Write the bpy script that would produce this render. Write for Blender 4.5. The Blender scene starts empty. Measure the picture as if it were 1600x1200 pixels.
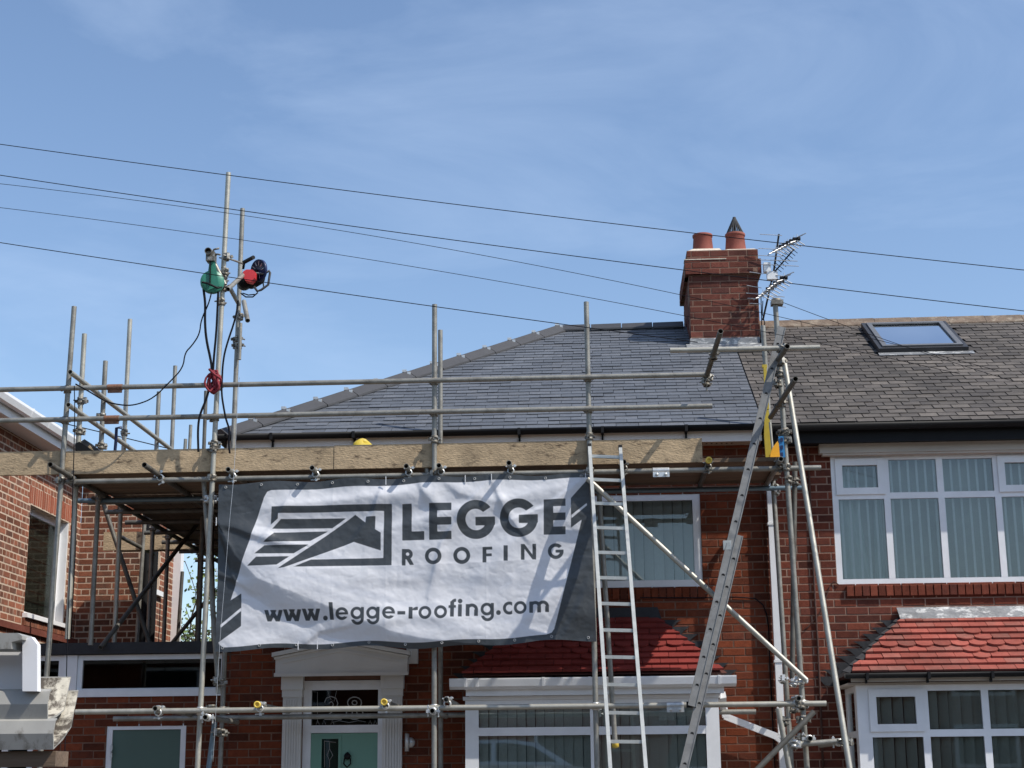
import bpy, math, random
import numpy as np
from mathutils import Vector, Matrix

random.seed(7)
rng = np.random.RandomState(11)
scn = bpy.context.scene
COL = scn.collection

# ------------------------------------------------------------------ camera
PITCH, YAW, ROLL = math.radians(13.787), math.radians(-2.942), math.radians(-0.527)
CAM = Vector((0.0, -16.0, 1.6))
FPX = 2515.6                      # focal length measured in pixels of a 1600 px wide frame
_f = Vector((math.sin(YAW) * math.cos(PITCH), math.cos(YAW) * math.cos(PITCH), math.sin(PITCH)))
_r0 = Vector((math.cos(YAW), -math.sin(YAW), 0))
_u0 = _r0.cross(_f)
_r = _r0 * math.cos(ROLL) + _u0 * math.sin(ROLL)
_u = -_r0 * math.sin(ROLL) + _u0 * math.cos(ROLL)
cd = bpy.data.cameras.new("camera")
cam = bpy.data.objects.new("camera", cd)
COL.objects.link(cam)
cam.matrix_world = Matrix(((_r.x, _u.x, -_f.x, CAM.x), (_r.y, _u.y, -_f.y, CAM.y), (_r.z, _u.z, -_f.z, CAM.z), (0, 0, 0, 1)))
cd.sensor_fit = 'HORIZONTAL'; cd.sensor_width = 36.0; cd.lens = FPX / 1600 * 36
cd.clip_start = 0.1; cd.clip_end = 3000
scn.camera = cam

# ------------------------------------------------------------------ sky, sun, exposure
SUN = Vector((0.75, -0.36, 1.0)).normalized()          # towards the sun
world = bpy.data.worlds.new("World"); scn.world = world
world.use_nodes = True
wn = world.node_tree; wn.nodes.clear()
w_out = wn.nodes.new("ShaderNodeOutputWorld"); w_bg = wn.nodes.new("ShaderNodeBackground")
w_sky = wn.nodes.new("ShaderNodeTexSky"); w_sky.sky_type = 'NISHITA'; w_sky.sun_disc = False
w_sky.sun_elevation = math.asin(SUN.z); w_sky.sun_rotation = math.atan2(SUN.x, SUN.y)
w_sky.air_density = 1.0; w_sky.dust_density = 1.0; w_sky.ozone_density = 2.6; w_sky.altitude = 30
w_bg.inputs[1].default_value = 0.14
# thin high cloud, streaked
w_tc = wn.nodes.new("ShaderNodeTexCoord"); w_map = wn.nodes.new("ShaderNodeMapping")
w_map.inputs['Rotation'].default_value = (0.2, 0.35, 0.3); w_map.inputs['Scale'].default_value = (1.6, 2.2, 5.0)
w_n = wn.nodes.new("ShaderNodeTexNoise"); w_n.inputs['Scale'].default_value = 1.9; w_n.inputs['Detail'].default_value = 9
w_n.inputs['Roughness'].default_value = 0.58; w_n.inputs['Distortion'].default_value = 0.6
w_rp = wn.nodes.new("ShaderNodeMapRange"); w_rp.inputs[1].default_value = 0.44; w_rp.inputs[2].default_value = 0.82
w_rp.inputs[3].default_value = 0.0; w_rp.inputs[4].default_value = 0.25
w_mix = wn.nodes.new("ShaderNodeMix"); w_mix.data_type = 'RGBA'
w_mix.inputs[7].default_value = (5.0, 6.0, 7.5, 1)
wn.links.new(w_tc.outputs['Generated'], w_map.inputs[0]); wn.links.new(w_map.outputs[0], w_n.inputs['Vector'])
wn.links.new(w_n.outputs[0], w_rp.inputs[0]); wn.links.new(w_rp.outputs[0], w_mix.inputs[0])
wn.links.new(w_sky.outputs[0], w_mix.inputs[6]); wn.links.new(w_mix.outputs[2], w_bg.inputs[0])
wn.links.new(w_bg.outputs[0], w_out.inputs[0])

sl = bpy.data.lights.new("sun", 'SUN'); so = bpy.data.objects.new("sun", sl); COL.objects.link(so)
sl.energy = 3.75; sl.angle = math.radians(0.53); sl.color = (1.0, 0.95, 0.87)
so.rotation_euler = (-SUN).to_track_quat('-Z', 'Y').to_euler(); so.location = (20, -20, 40)

scn.view_settings.view_transform = 'Standard'; scn.view_settings.look = 'None'
scn.view_settings.gamma = 1.0; scn.view_settings.use_curve_mapping = False
scn.view_settings.exposure = 0.36
scn.render.engine = 'CYCLES'
scn.cycles.max_bounces = 8; scn.cycles.transparent_max_bounces = 12

# ------------------------------------------------------------------ survey helper: where a sight line meets the vertical plane y = const
def at(px, py, y):
    d = _r * ((px - 800) / FPX) - _u * ((py - 600) / FPX) + _f
    return CAM + d * ((y - CAM.y) / d.y)
def at_x(px, py, x):
    d = _r * ((px - 800) / FPX) - _u * ((py - 600) / FPX) + _f
    return CAM + d * ((x - CAM.x) / d.x)
def proj(p):
    v = Vector(p) - CAM; z = v.dot(_f)
    return (800 + FPX * v.dot(_r) / z, 600 - FPX * v.dot(_u) / z)

# ------------------------------------------------------------------ materials
def mat(name, color, rough=0.6, metal=0.0, var=0.15, scale=8.0, bump=0.0, bscale=60.0, spec=None, random_by=None, rvar=0.5,
        color2=None, c2lo=0.55, c2hi=0.7, c2scale=3.0, stretch=None, dirt=0.0, dscale=0.9):
    m = bpy.data.materials.new(name); m.use_nodes = True
    nt = m.node_tree; N = nt.nodes; Lk = nt.links
    b = N["Principled BSDF"]; b.inputs['Roughness'].default_value = rough; b.inputs['Metallic'].default_value = metal
    if spec is not None: b.inputs['Specular IOR Level'].default_value = spec
    tc = N.new("ShaderNodeTexCoord"); vec = tc.outputs['Object']
    if random_by == 'object':
        oi = N.new("ShaderNodeObjectInfo"); rnd = oi.outputs['Random']
        geo = N.new("ShaderNodeNewGeometry"); vec = geo.outputs['Position']
    elif random_by == 'island':
        geo = N.new("ShaderNodeNewGeometry"); rnd = geo.outputs['Random Per Island']; vec = geo.outputs['Position']
    else: rnd = None
    if stretch:
        mp = N.new("ShaderNodeMapping"); mp.inputs['Scale'].default_value = stretch; Lk.new(vec, mp.inputs[0]); vec = mp.outputs[0]
    nz = N.new("ShaderNodeTexNoise"); nz.inputs['Scale'].default_value = scale; nz.inputs['Detail'].default_value = 6
    nz.inputs['Roughness'].default_value = 0.65; Lk.new(vec, nz.inputs['Vector'])
    mr = N.new("ShaderNodeMapRange"); mr.inputs[1].default_value = 0.25; mr.inputs[2].default_value = 0.75
    mr.inputs[3].default_value = 1 - var; mr.inputs[4].default_value = 1 + var; Lk.new(nz.outputs[0], mr.inputs[0])
    fac = mr.outputs[0]
    if rnd is not None:
        m2 = N.new("ShaderNodeMapRange"); m2.inputs[3].default_value = 1 - rvar; m2.inputs[4].default_value = 1 + rvar
        Lk.new(rnd, m2.inputs[0]); mu = N.new("ShaderNodeMath"); mu.operation = 'MULTIPLY'
        Lk.new(fac, mu.inputs[0]); Lk.new(m2.outputs[0], mu.inputs[1]); fac = mu.outputs[0]
    if dirt > 0:
        nd = N.new("ShaderNodeTexNoise"); nd.inputs['Scale'].default_value = dscale; nd.inputs['Detail'].default_value = 8; nd.inputs['Roughness'].default_value = 0.62
        nd.inputs['Distortion'].default_value = 0.6
        ge = N.new("ShaderNodeNewGeometry"); Lk.new(ge.outputs['Position'], nd.inputs['Vector'])
        md = N.new("ShaderNodeMapRange"); md.inputs[1].default_value = 0.35; md.inputs[2].default_value = 0.65; md.inputs[3].default_value = 1 - dirt; md.inputs[4].default_value = 1 + dirt * .55
        Lk.new(nd.outputs[0], md.inputs[0]); mu2 = N.new("ShaderNodeMath"); mu2.operation = 'MULTIPLY'; Lk.new(fac, mu2.inputs[0]); Lk.new(md.outputs[0], mu2.inputs[1]); fac = mu2.outputs[0]
    base = None
    if color2 is not None:
        n2 = N.new("ShaderNodeTexNoise"); n2.inputs['Scale'].default_value = c2scale; n2.inputs['Detail'].default_value = 7
        n2.inputs['Roughness'].default_value = 0.7; Lk.new(vec, n2.inputs['Vector'])
        f2 = n2.outputs[0]
        if rnd is not None:
            ad = N.new("ShaderNodeMath"); ad.operation = 'MULTIPLY_ADD'; ad.inputs[1].default_value = 0.45; Lk.new(rnd, ad.inputs[0])
            sb = N.new("ShaderNodeMath"); sb.operation = 'SUBTRACT'; sb.inputs[1].default_value = 0.22; Lk.new(f2, sb.inputs[0])
            fr = N.new("ShaderNodeMath"); fr.operation = 'MULTIPLY'; fr.inputs[1].default_value = 7.31; Lk.new(rnd, fr.inputs[0])
            ff = N.new("ShaderNodeMath"); ff.operation = 'FRACT'; Lk.new(fr.outputs[0], ff.inputs[0]); Lk.new(ff.outputs[0], ad.inputs[0])
            Lk.new(sb.outputs[0], ad.inputs[2]); f2 = ad.outputs[0]
        m3 = N.new("ShaderNodeMapRange"); m3.inputs[1].default_value = c2lo; m3.inputs[2].default_value = c2hi; Lk.new(f2, m3.inputs[0])
        mx = N.new("ShaderNodeMix"); mx.data_type = 'RGBA'; mx.inputs[6].default_value = (*color, 1); mx.inputs[7].default_value = (*color2, 1)
        Lk.new(m3.outputs[0], mx.inputs[0]); base = mx.outputs[2]
    vm = N.new("ShaderNodeVectorMath"); vm.operation = 'SCALE'; vm.inputs[0].default_value = color
    if base is not None: Lk.new(base, vm.inputs[0])
    Lk.new(fac, vm.inputs['Scale']); Lk.new(vm.outputs[0], b.inputs['Base Color'])
    if bump > 0:
        nb = N.new("ShaderNodeTexNoise"); nb.inputs['Scale'].default_value = bscale; nb.inputs['Detail'].default_value = 5; Lk.new(vec, nb.inputs['Vector'])
        bp = N.new("ShaderNodeBump"); bp.inputs['Strength'].default_value = bump; bp.inputs['Distance'].default_value = 0.01
        Lk.new(nb.outputs[0], bp.inputs['Height']); Lk.new(bp.outputs[0], b.inputs['Normal'])
    return m

def glass(name, tint=(0.90, 0.92, 0.90), boost=1.0, ior=1.6):
    m = bpy.data.materials.new(name); m.use_nodes = True; nt = m.node_tree; N = nt.nodes; N.clear()
    o = N.new("ShaderNodeOutputMaterial"); mx = N.new("ShaderNodeMixShader")
    t = N.new("ShaderNodeBsdfTransparent"); t.inputs[0].default_value = (*tint, 1)
    g = N.new("ShaderNodeBsdfGlossy"); g.inputs['Roughness'].default_value = 0.015; g.inputs['Color'].default_value = (0.9, 0.93, 0.95, 1)
    fr = N.new("ShaderNodeFresnel"); fr.inputs[0].default_value = ior
    mu = N.new("ShaderNodeMath"); mu.operation = 'MULTIPLY'; mu.use_clamp = True; mu.inputs[1].default_value = boost
    nt.links.new(fr.outputs[0], mu.inputs[0]); nt.links.new(mu.outputs[0], mx.inputs[0])
    nt.links.new(t.outputs[0], mx.inputs[1]); nt.links.new(g.outputs[0], mx.inputs[2]); nt.links.new(mx.outputs[0], o.inputs[0])
    return m

def pair(name, *a, **k):
    return mat(name, *a, random_by='object', **k), mat(name + "_mass", *a, random_by='island', **k)

M = {}
M['brick'], M['brick_m'] = pair("red_brick", spec=0.12, color= (0.172, 0.044, 0.020), rough=0.85, var=0.22, scale=22, bump=0.5, bscale=160, rvar=0.26, color2=(0.105, 0.034, 0.021), c2lo=0.42, c2hi=0.75, c2scale=5, dirt=0.26)
M['brickR'], M['brickR_m'] = pair("dusky_red_brick", spec=0.12, color= (0.160, 0.045, 0.027), rough=0.85, var=0.25, scale=22, bump=0.5, bscale=160, rvar=0.28, color2=(0.105, 0.036, 0.026), c2lo=0.40, c2hi=0.72, c2scale=5, dirt=0.26)
M['brickL'], M['brickL_m'] = pair("weathered_brick", spec=0.12, color= (0.270, 0.104, 0.062), rough=0.9, var=0.28, scale=20, bump=0.7, bscale=120, rvar=0.32, color2=(0.15, 0.080, 0.058), c2lo=0.44, c2hi=0.80, c2scale=6, dirt=0.2)
M['brickC'], M['brickC_m'] = pair("chimney_brick", spec=0.12, color= (0.165, 0.056, 0.040), rough=0.9, var=0.25, scale=20, bump=0.6, bscale=120, rvar=0.22, color2=(0.11, 0.045, 0.036), c2lo=0.45, c2hi=0.75, c2scale=5, dirt=0.25, dscale=1.8)
M['lintel'], M['lintel_m'] = pair("lintel_brick", spec=0.12, color= (0.30, 0.095, 0.055), rough=0.85, var=0.2, scale=25, rvar=0.2)
M['mortar'] = mat("mortar", (0.165, 0.095, 0.068), 0.95, spec=0.1, var=0.35, scale=5, bump=0.4, bscale=90)
M['mortarL'] = mat("pale_mortar", (0.53, 0.41, 0.31), 0.95, spec=0.1, var=0.18, scale=7, bump=0.4, bscale=90)
M['mortarR'] = mat('light_mortar', (0.275, 0.175, 0.13), 0.95, spec=0.1, var=0.3, scale=5, bump=0.4, bscale=90)
M['mortarC'] = mat("chimney_mortar", (0.215, 0.13, 0.095), 0.95, spec=0.1, var=0.25, scale=7, bump=0.4)
M['slate'], M['slate_m'] = pair("new_slate", (0.100, 0.108, 0.122), 0.55, var=0.18, scale=30, bump=0.35, bscale=50, rvar=0.13, stretch=(1, 1, 1), color2=(0.128, 0.134, 0.146), c2lo=0.55, c2hi=0.8, c2scale=9, dirt=0.14, dscale=1.1)
M['slateR'], M['slateR_m'] = pair("old_slate", (0.104, 0.089, 0.076), 0.85, var=0.25, scale=14, bump=0.4, bscale=60, rvar=0.28, color2=(0.070, 0.060, 0.053), c2lo=0.40, c2hi=0.70, c2scale=2.2, dirt=0.34, dscale=0.8)
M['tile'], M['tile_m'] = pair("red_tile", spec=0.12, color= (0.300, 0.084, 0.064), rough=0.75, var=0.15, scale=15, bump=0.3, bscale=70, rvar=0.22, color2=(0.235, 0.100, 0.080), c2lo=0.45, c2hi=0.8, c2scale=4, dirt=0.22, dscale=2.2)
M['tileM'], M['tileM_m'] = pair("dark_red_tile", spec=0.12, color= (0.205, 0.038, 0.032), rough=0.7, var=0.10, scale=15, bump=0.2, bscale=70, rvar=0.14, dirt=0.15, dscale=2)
M['underlay'] = mat("roof_underlay", (0.02, 0.02, 0.022), 0.9)
M['underR'] = mat("tile_underlay", (0.09, 0.03, 0.022), 0.9)
M['ridge'] = mat("dark_ridge", (0.046, 0.046, 0.049), 0.55, var=0.15, scale=10)
M['ridgeR'] = mat("old_ridge", (0.155, 0.112, 0.080), 0.9, var=0.35, scale=9, bump=0.9, bscale=25, color2=(0.27, 0.225, 0.17), c2lo=0.5, c2hi=0.65, c2scale=8)
M['came'] = mat('lead_came', (.34, .34, .33), .6, .2)
M['frame'] = mat('charcoal_frame', (.030, .030, .032), .5)
M['lead'] = mat("dark_lead", (0.022, 0.022, 0.025), 0.7, var=0.4, scale=12, bump=0.5, bscale=14)
M['leadP'] = mat("pale_lead", (0.19, 0.195, 0.20), 0.5, var=0.35, scale=6, bump=0.5, bscale=18, color2=(0.55, 0.55, 0.53), c2lo=0.52, c2hi=0.62, c2scale=9, stretch=(1, 1, 2.5))
M['black'] = mat("black_plastic", (0.010, 0.010, 0.011), 0.6, var=0.2, spec=0.2)
M['upvc'] = mat("white_upvc", (0.78, 0.785, 0.79), 0.35, var=0.05, scale=4, dirt=.07, dscale=2.5)
M['fascia'] = mat("white_fascia", (0.72, 0.70, 0.68), 0.5, var=0.05, scale=4)
M['cream'] = mat("cream_timber", (0.50, 0.45, 0.39), 0.7, var=0.14, scale=3, stretch=(0.6, 1, 6))
M['stone'] = mat("painted_surround", (0.62, 0.60, 0.56), 0.6, var=0.05, scale=5)
M['vent'] = mat("soffit_vent", (0.40, 0.34, 0.28), 0.7)
M['green'] = mat("sage_green_door", (0.155, 0.31, 0.235), 0.4, var=0.05, scale=3)
M['green2'] = mat("side_door_green", (0.075, 0.125, 0.10), 0.4, var=0.05, scale=3)
M['glass'] = glass("window_glass", boost=1.0)
M['glassU'] = glass("upper_window_glass", boost=1.2)
M['glassD'] = glass("dark_glass", tint=(0.55, 0.58, 0.58), boost=0.75)
M['glassL'] = glass('side_glass', tint=(0.5, 0.53, 0.50), boost=0.22)
M['glassB'] = glass('bay_glass', boost=2.6)
M['glassS'] = glass("skylight_glass", tint=(0.45, 0.50, 0.52), boost=1.7)
M['blind'] = mat("grey_blind", (0.80, 0.82, 0.76), 0.9, var=0.05, scale=20)
M['blindW'] = mat("white_blind", (0.80, 0.82, 0.80), 0.9, var=0.05, scale=20)
M['blindG'] = mat("blue_grey_blind", (0.84, 0.87, 0.88), 0.9, var=0.05, scale=20)
M['net'] = mat('net_curtain', (0.46, 0.465, 0.41), 0.95, var=.28, scale=1.1)
M['blindD'] = mat('olive_blind', (0.46, 0.47, 0.42), 0.9, var=.05, scale=20)
M['curtain'] = mat("pale_curtain", (0.62, 0.68, 0.62), 0.9, var=0.05, scale=20)
M['room'] = mat("room_wall", (0.22, 0.21, 0.20), 0.95)
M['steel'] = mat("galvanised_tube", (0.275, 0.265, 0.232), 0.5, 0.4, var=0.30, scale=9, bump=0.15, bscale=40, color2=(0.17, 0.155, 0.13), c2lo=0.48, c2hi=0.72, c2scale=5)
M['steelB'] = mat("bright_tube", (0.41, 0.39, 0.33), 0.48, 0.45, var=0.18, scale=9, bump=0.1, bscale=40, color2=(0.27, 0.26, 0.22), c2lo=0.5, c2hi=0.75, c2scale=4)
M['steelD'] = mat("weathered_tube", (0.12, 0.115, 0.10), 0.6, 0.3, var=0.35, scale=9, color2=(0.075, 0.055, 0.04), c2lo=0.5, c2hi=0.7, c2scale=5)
M['steelT'] = mat("blue_grey_tube", (0.15, 0.21, 0.25), 0.45, 0.5, var=0.2, scale=9)
M['rust'] = mat("rusty_steel", (0.20, 0.10, 0.06), 0.8, 0.2, var=0.5, scale=40)
M['coupler'] = mat("coupler_steel", (0.16, 0.145, 0.12), 0.55, 0.5, var=0.5, scale=40, color2=(0.34, 0.33, 0.30), c2lo=0.5, c2hi=0.6, c2scale=25)
M['zinc'] = mat("zinc", (0.62, 0.62, 0.60), 0.4, 0.6, var=0.25, scale=20)
M['cap'] = mat("yellow_cap", (0.72, 0.50, 0.07), 0.5)
M['alu'] = mat("aluminium", (0.50, 0.50, 0.46), 0.45, 0.5, var=0.18, scale=12, color2=(0.36, 0.35, 0.33), c2lo=0.58, c2hi=0.72, c2scale=14)
M['aluD'] = mat("scuffed_aluminium", (0.20, 0.20, 0.195), 0.65, 0.15, var=0.25, scale=14, color2=(0.10, 0.10, 0.10), c2lo=0.60, c2hi=0.68, c2scale=18)
M['dark'] = mat("painted_dark", (0.01, 0.01, 0.01), 0.9)  # near-black colour that stands in for the darkness inside openings
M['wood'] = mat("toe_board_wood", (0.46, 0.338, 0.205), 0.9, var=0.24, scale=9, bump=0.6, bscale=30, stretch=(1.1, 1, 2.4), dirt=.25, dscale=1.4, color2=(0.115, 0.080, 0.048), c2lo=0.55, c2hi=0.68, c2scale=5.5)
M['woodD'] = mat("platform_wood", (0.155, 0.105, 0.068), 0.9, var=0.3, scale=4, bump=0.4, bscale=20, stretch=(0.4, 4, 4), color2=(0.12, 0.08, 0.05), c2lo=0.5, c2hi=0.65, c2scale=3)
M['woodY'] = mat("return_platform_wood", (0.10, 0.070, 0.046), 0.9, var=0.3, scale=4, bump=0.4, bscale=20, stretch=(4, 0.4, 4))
M['band'] = mat("board_end_band", (0.30, 0.28, 0.25), 0.6, 0.4)
M['pot'] = mat("terracotta", (0.23, 0.062, 0.042), 0.8, var=0.2, scale=9, bump=0.2)
M['flaunch'] = mat("flaunching", (0.58, 0.50, 0.40), 0.95, var=0.25, scale=12, bump=0.8, bscale=30)
M['wire'] = mat("black_cable", (0.010, 0.010, 0.013), 0.8, spec=.1)
M['antenna'] = mat("antenna_metal", (0.55, 0.55, 0.55), 0.4, 0.7)
M['white'] = mat("white_plastic", (0.8, 0.8, 0.8), 0.4)
M['red'] = mat("red_paint", (0.62, 0.045, 0.05), 0.4)
M['redrope'] = mat("red_rope", (0.22, 0.02, 0.03), 0.8, var=0.3, scale=60)
M['hgreen'] = mat("pulley_green", (0.035, 0.20, 0.13), 0.4)
M['navy'] = mat("navy_paint", (0.012, 0.02, 0.075), 0.4)
M['yellow'] = mat("yellow_paint", (0.50, 0.37, 0.035), 0.5, var=0.15)
M['orange'] = mat("orange_sheet", (0.90, 0.42, 0.02), 0.5, var=0.08)
M['blue'] = mat("blue_plastic", (0.03, 0.20, 0.45), 0.4)
M['gutter'] = mat("grubby_white_upvc", (0.33, 0.32, 0.29), 0.5, var=0.14, scale=9, color2=(0.15, 0.135, 0.11), c2lo=0.52, c2hi=0.64, c2scale=16, stretch=(1.6, 1, 1))
M['gutterIn'] = mat("dirty_gutter_inside", (0.54, 0.50, 0.41), 0.85, var=0.3, scale=30, color2=(0.085, 0.07, 0.055), c2lo=0.46, c2hi=0.57, c2scale=26)
M['white2'] = mat("white_trim", (0.82, 0.82, 0.82), 0.35, var=0.05)
M['asphalt'] = mat("asphalt", (0.05, 0.05, 0.052), 0.9, var=0.2, scale=20)
M['paving'] = mat("paving", (0.15, 0.135, 0.12), 0.9, var=0.2, scale=4)
M['soil'] = mat("grass_ground", (0.06, 0.085, 0.035), 0.95, var=0.3, scale=2)
M['bark'] = mat("bark", (0.055, 0.042, 0.030), 0.9, var=0.3, scale=10)
M['leaf'], M['leaf_m'] = pair("leaf", (0.10, 0.14, 0.035), 0.6, var=0.2, rvar=0.5)

# ------------------------------------------------------------------ mesh helpers
class MB:
    def __init__(s): s.v = []; s.f = []; s.sm = []; s.mi = []
    def add(s, vs, fs, smooth=False, mi=0):
        o = len(s.v); s.v += [tuple(p) for p in vs]
        for f in fs: s.f.append([i + o for i in f]); s.sm.append(smooth); s.mi.append(mi)
    def box(s, a, b, mi=0):
        x0, x1 = sorted((a[0], b[0])); y0, y1 = sorted((a[1], b[1])); z0, z1 = sorted((a[2], b[2]))
        s.add([(x0, y0, z0), (x1, y0, z0), (x1, y1, z0), (x0, y1, z0), (x0, y0, z1), (x1, y0, z1), (x1, y1, z1), (x0, y1, z1)],
              [(0, 3, 2, 1), (4, 5, 6, 7), (0, 1, 5, 4), (1, 2, 6, 5), (2, 3, 7, 6), (3, 0, 4, 7)], mi=mi)
    def bar(s, p, q, w, h, side=None, mi=0):
        # rectangular bar from p to q; w across `side`, h across the third axis
        p = Vector(p); q = Vector(q); d = (q - p).normalized()
        sd = Vector(side) if side is not None else (Vector((0, 0, 1)) if abs(d.z) < .9 else Vector((0, 1, 0)))
        sd = (sd - d * sd.dot(d)).normalized(); t = d.cross(sd)
        vs = [e + sd * (a * w / 2) + t * (b * h / 2) for e in (p, q) for a, b in ((-1, -1), (1, -1), (1, 1), (-1, 1))]
        s.add(vs, [(0, 1, 2, 3), (7, 6, 5, 4), (0, 4, 5, 1), (1, 5, 6, 2), (2, 6, 7, 3), (3, 7, 4, 0)], mi=mi)
    def tube(s, p, q, r, n=10, hollow=False, r2=None, mi=0, depth=0.2):
        p = Vector(p); q = Vector(q); d = (q - p); L = d.length; d.normalize()
        a = d.orthogonal().normalized(); b = d.cross(a); r2 = r if r2 is None else r2
        ring = [(math.cos(2 * math.pi * i / n), math.sin(2 * math.pi * i / n)) for i in range(n)]
        vs = [p + (a * c + b * t) * r for c, t in ring] + [q + (a * c + b * t) * r2 for c, t in ring]
        s.add(vs, [(i, (i + 1) % n, n + (i + 1) % n, n + i) for i in range(n)], True, mi)
        for e, sg, rr in ((p, 1, r), (q, -1, r2)):
            if hollow:
                ri = rr * 0.84; dep = min(depth, L * .4)
                vs = [e + (a * c + b * t) * rr for c, t in ring] + [e + (a * c + b * t) * ri for c, t in ring] + [e + d * sg * dep + (a * c + b * t) * ri for c, t in ring]
                fs = []
                for i in range(n):
                    j = (i + 1) % n
                    fs += [(i, j, n + j, n + i), (n + i, n + j, 2 * n + j, 2 * n + i)]
                fs.append(tuple(range(2 * n, 3 * n)))
                s.add(vs, fs, False, mi)
            else:
                s.add([e + (a * c + b * t) * rr for c, t in ring], [tuple(range(n))], False, mi)
    def path(s, pts, r, n=6, mi=0):
        pts = [Vector(p) for p in pts]; m = len(pts); vs = []
        d0 = (pts[1] - pts[0]).normalized(); a = d0.orthogonal().normalized()
        for k, p in enumerate(pts):
            d = (pts[min(k + 1, m - 1)] - pts[max(k - 1, 0)]).normalized()
            a = (a - d * a.dot(d)).normalized(); b = d.cross(a)
            vs += [p + (a * math.cos(2 * math.pi * i / n) + b * math.sin(2 * math.pi * i / n)) * r for i in range(n)]
        fs = [(k * n + i, k * n + (i + 1) % n, (k + 1) * n + (i + 1) % n, (k + 1) * n + i) for k in range(m - 1) for i in range(n)]
        fs += [tuple(range(n)), tuple(range((m - 1) * n, m * n))]
        s.add(vs, fs, True, mi)
    def prism(s, poly, ext, mi=0):
        n = len(poly); e = Vector(ext); P = [Vector(p) for p in poly]
        s.add(P + [p + e for p in P], [tuple(range(n)), tuple(range(2 * n - 1, n - 1, -1))] + [(i, n + i, n + (i + 1) % n, (i + 1) % n) for i in range(n)], mi=mi)
    def lathe(s, c, prof, n=20, axis=None, mi=0):
        c = Vector(c); d = Vector(axis) if axis is not None else Vector((0, 0, 1)); d.normalize()
        a = d.orthogonal().normalized(); b = d.cross(a); vs = []
        for r, h in prof:
            vs += [c + d * h + (a * math.cos(2 * math.pi * i / n) + b * math.sin(2 * math.pi * i / n)) * r for i in range(n)]
        fs = [(k * n + i, k * n + (i + 1) % n, (k + 1) * n + (i + 1) % n, (k + 1) * n + i) for k in range(len(prof) - 1) for i in range(n)]
        s.add(vs, fs, True, mi)
    def mesh(s, name, m):
        me = bpy.data.meshes.new(name); me.from_pydata(s.v, [], s.f)
        for mm in (m if isinstance(m, (list, tuple)) else [m]): me.materials.append(mm)
        me.polygons.foreach_set("use_smooth", s.sm); me.polygons.foreach_set("material_index", s.mi); me.update()
        return me
    def build(s, name, m, parent=None, **props):
        o = bpy.data.objects.new(name, s.mesh(name, m)); COL.objects.link(o); attach(o, parent); tag(o, **props); return o

def attach(o, parent):
    if parent is None: return
    o.parent = parent
    o.matrix_parent_inverse = Matrix.Translation(-Vector(parent.location)) if parent.type == 'EMPTY' else Matrix.Identity(4)
def tag(o, label=None, cat=None, group=None, kind=None):
    if label: o['label'] = label
    if cat: o['category'] = cat
    if group: o['group'] = group
    if kind: o['kind'] = kind
    return o
def thing(name, loc, label, cat, group=None):
    o = bpy.data.objects.new(name, None); COL.objects.link(o); o.location = loc; o.empty_display_size = .2
    return tag(o, label, cat, group)
def score(c):
    x, y = proj(c)
    inside = -15 < x < 1615 and -15 < y < 1215
    hidden = -0.1 < c[1] < 0.1 and 345 < x < 922 and 700 < y < 1003      # behind the banner
    return ((0 if inside else 1e6) + (1e5 if hidden else 0) + (Vector(c) - CAM).length)

# ------------------------------------------------------------------ ground
def sheet(name, x0, x1, y0, y1, z, m):
    b = MB(); b.add([(x0, y0, z), (x1, y0, z), (x1, y1, z), (x0, y1, z)], [(0, 1, 2, 3)]); b.build(name, m, kind='structure')
sheet("ground", -900, 900, -900, 1500, -0.004, M['soil'])
sheet("front_yard", -9, 9, -6.0, 0.6, 0.004, M['paving'])
sheet("road", -400, 400, -16.6, -8.2, 0.0, M['asphalt'])
b = MB(); b.box((-400, -8.2, -0.01), (400, -6.0, 0.12)); b.build("pavement", M['paving'], kind='structure')
b = MB(); b.box((-400, -19.2, -0.01), (400, -16.6, 0.12)); b.build("pavement", M['paving'], kind='structure')

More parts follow.
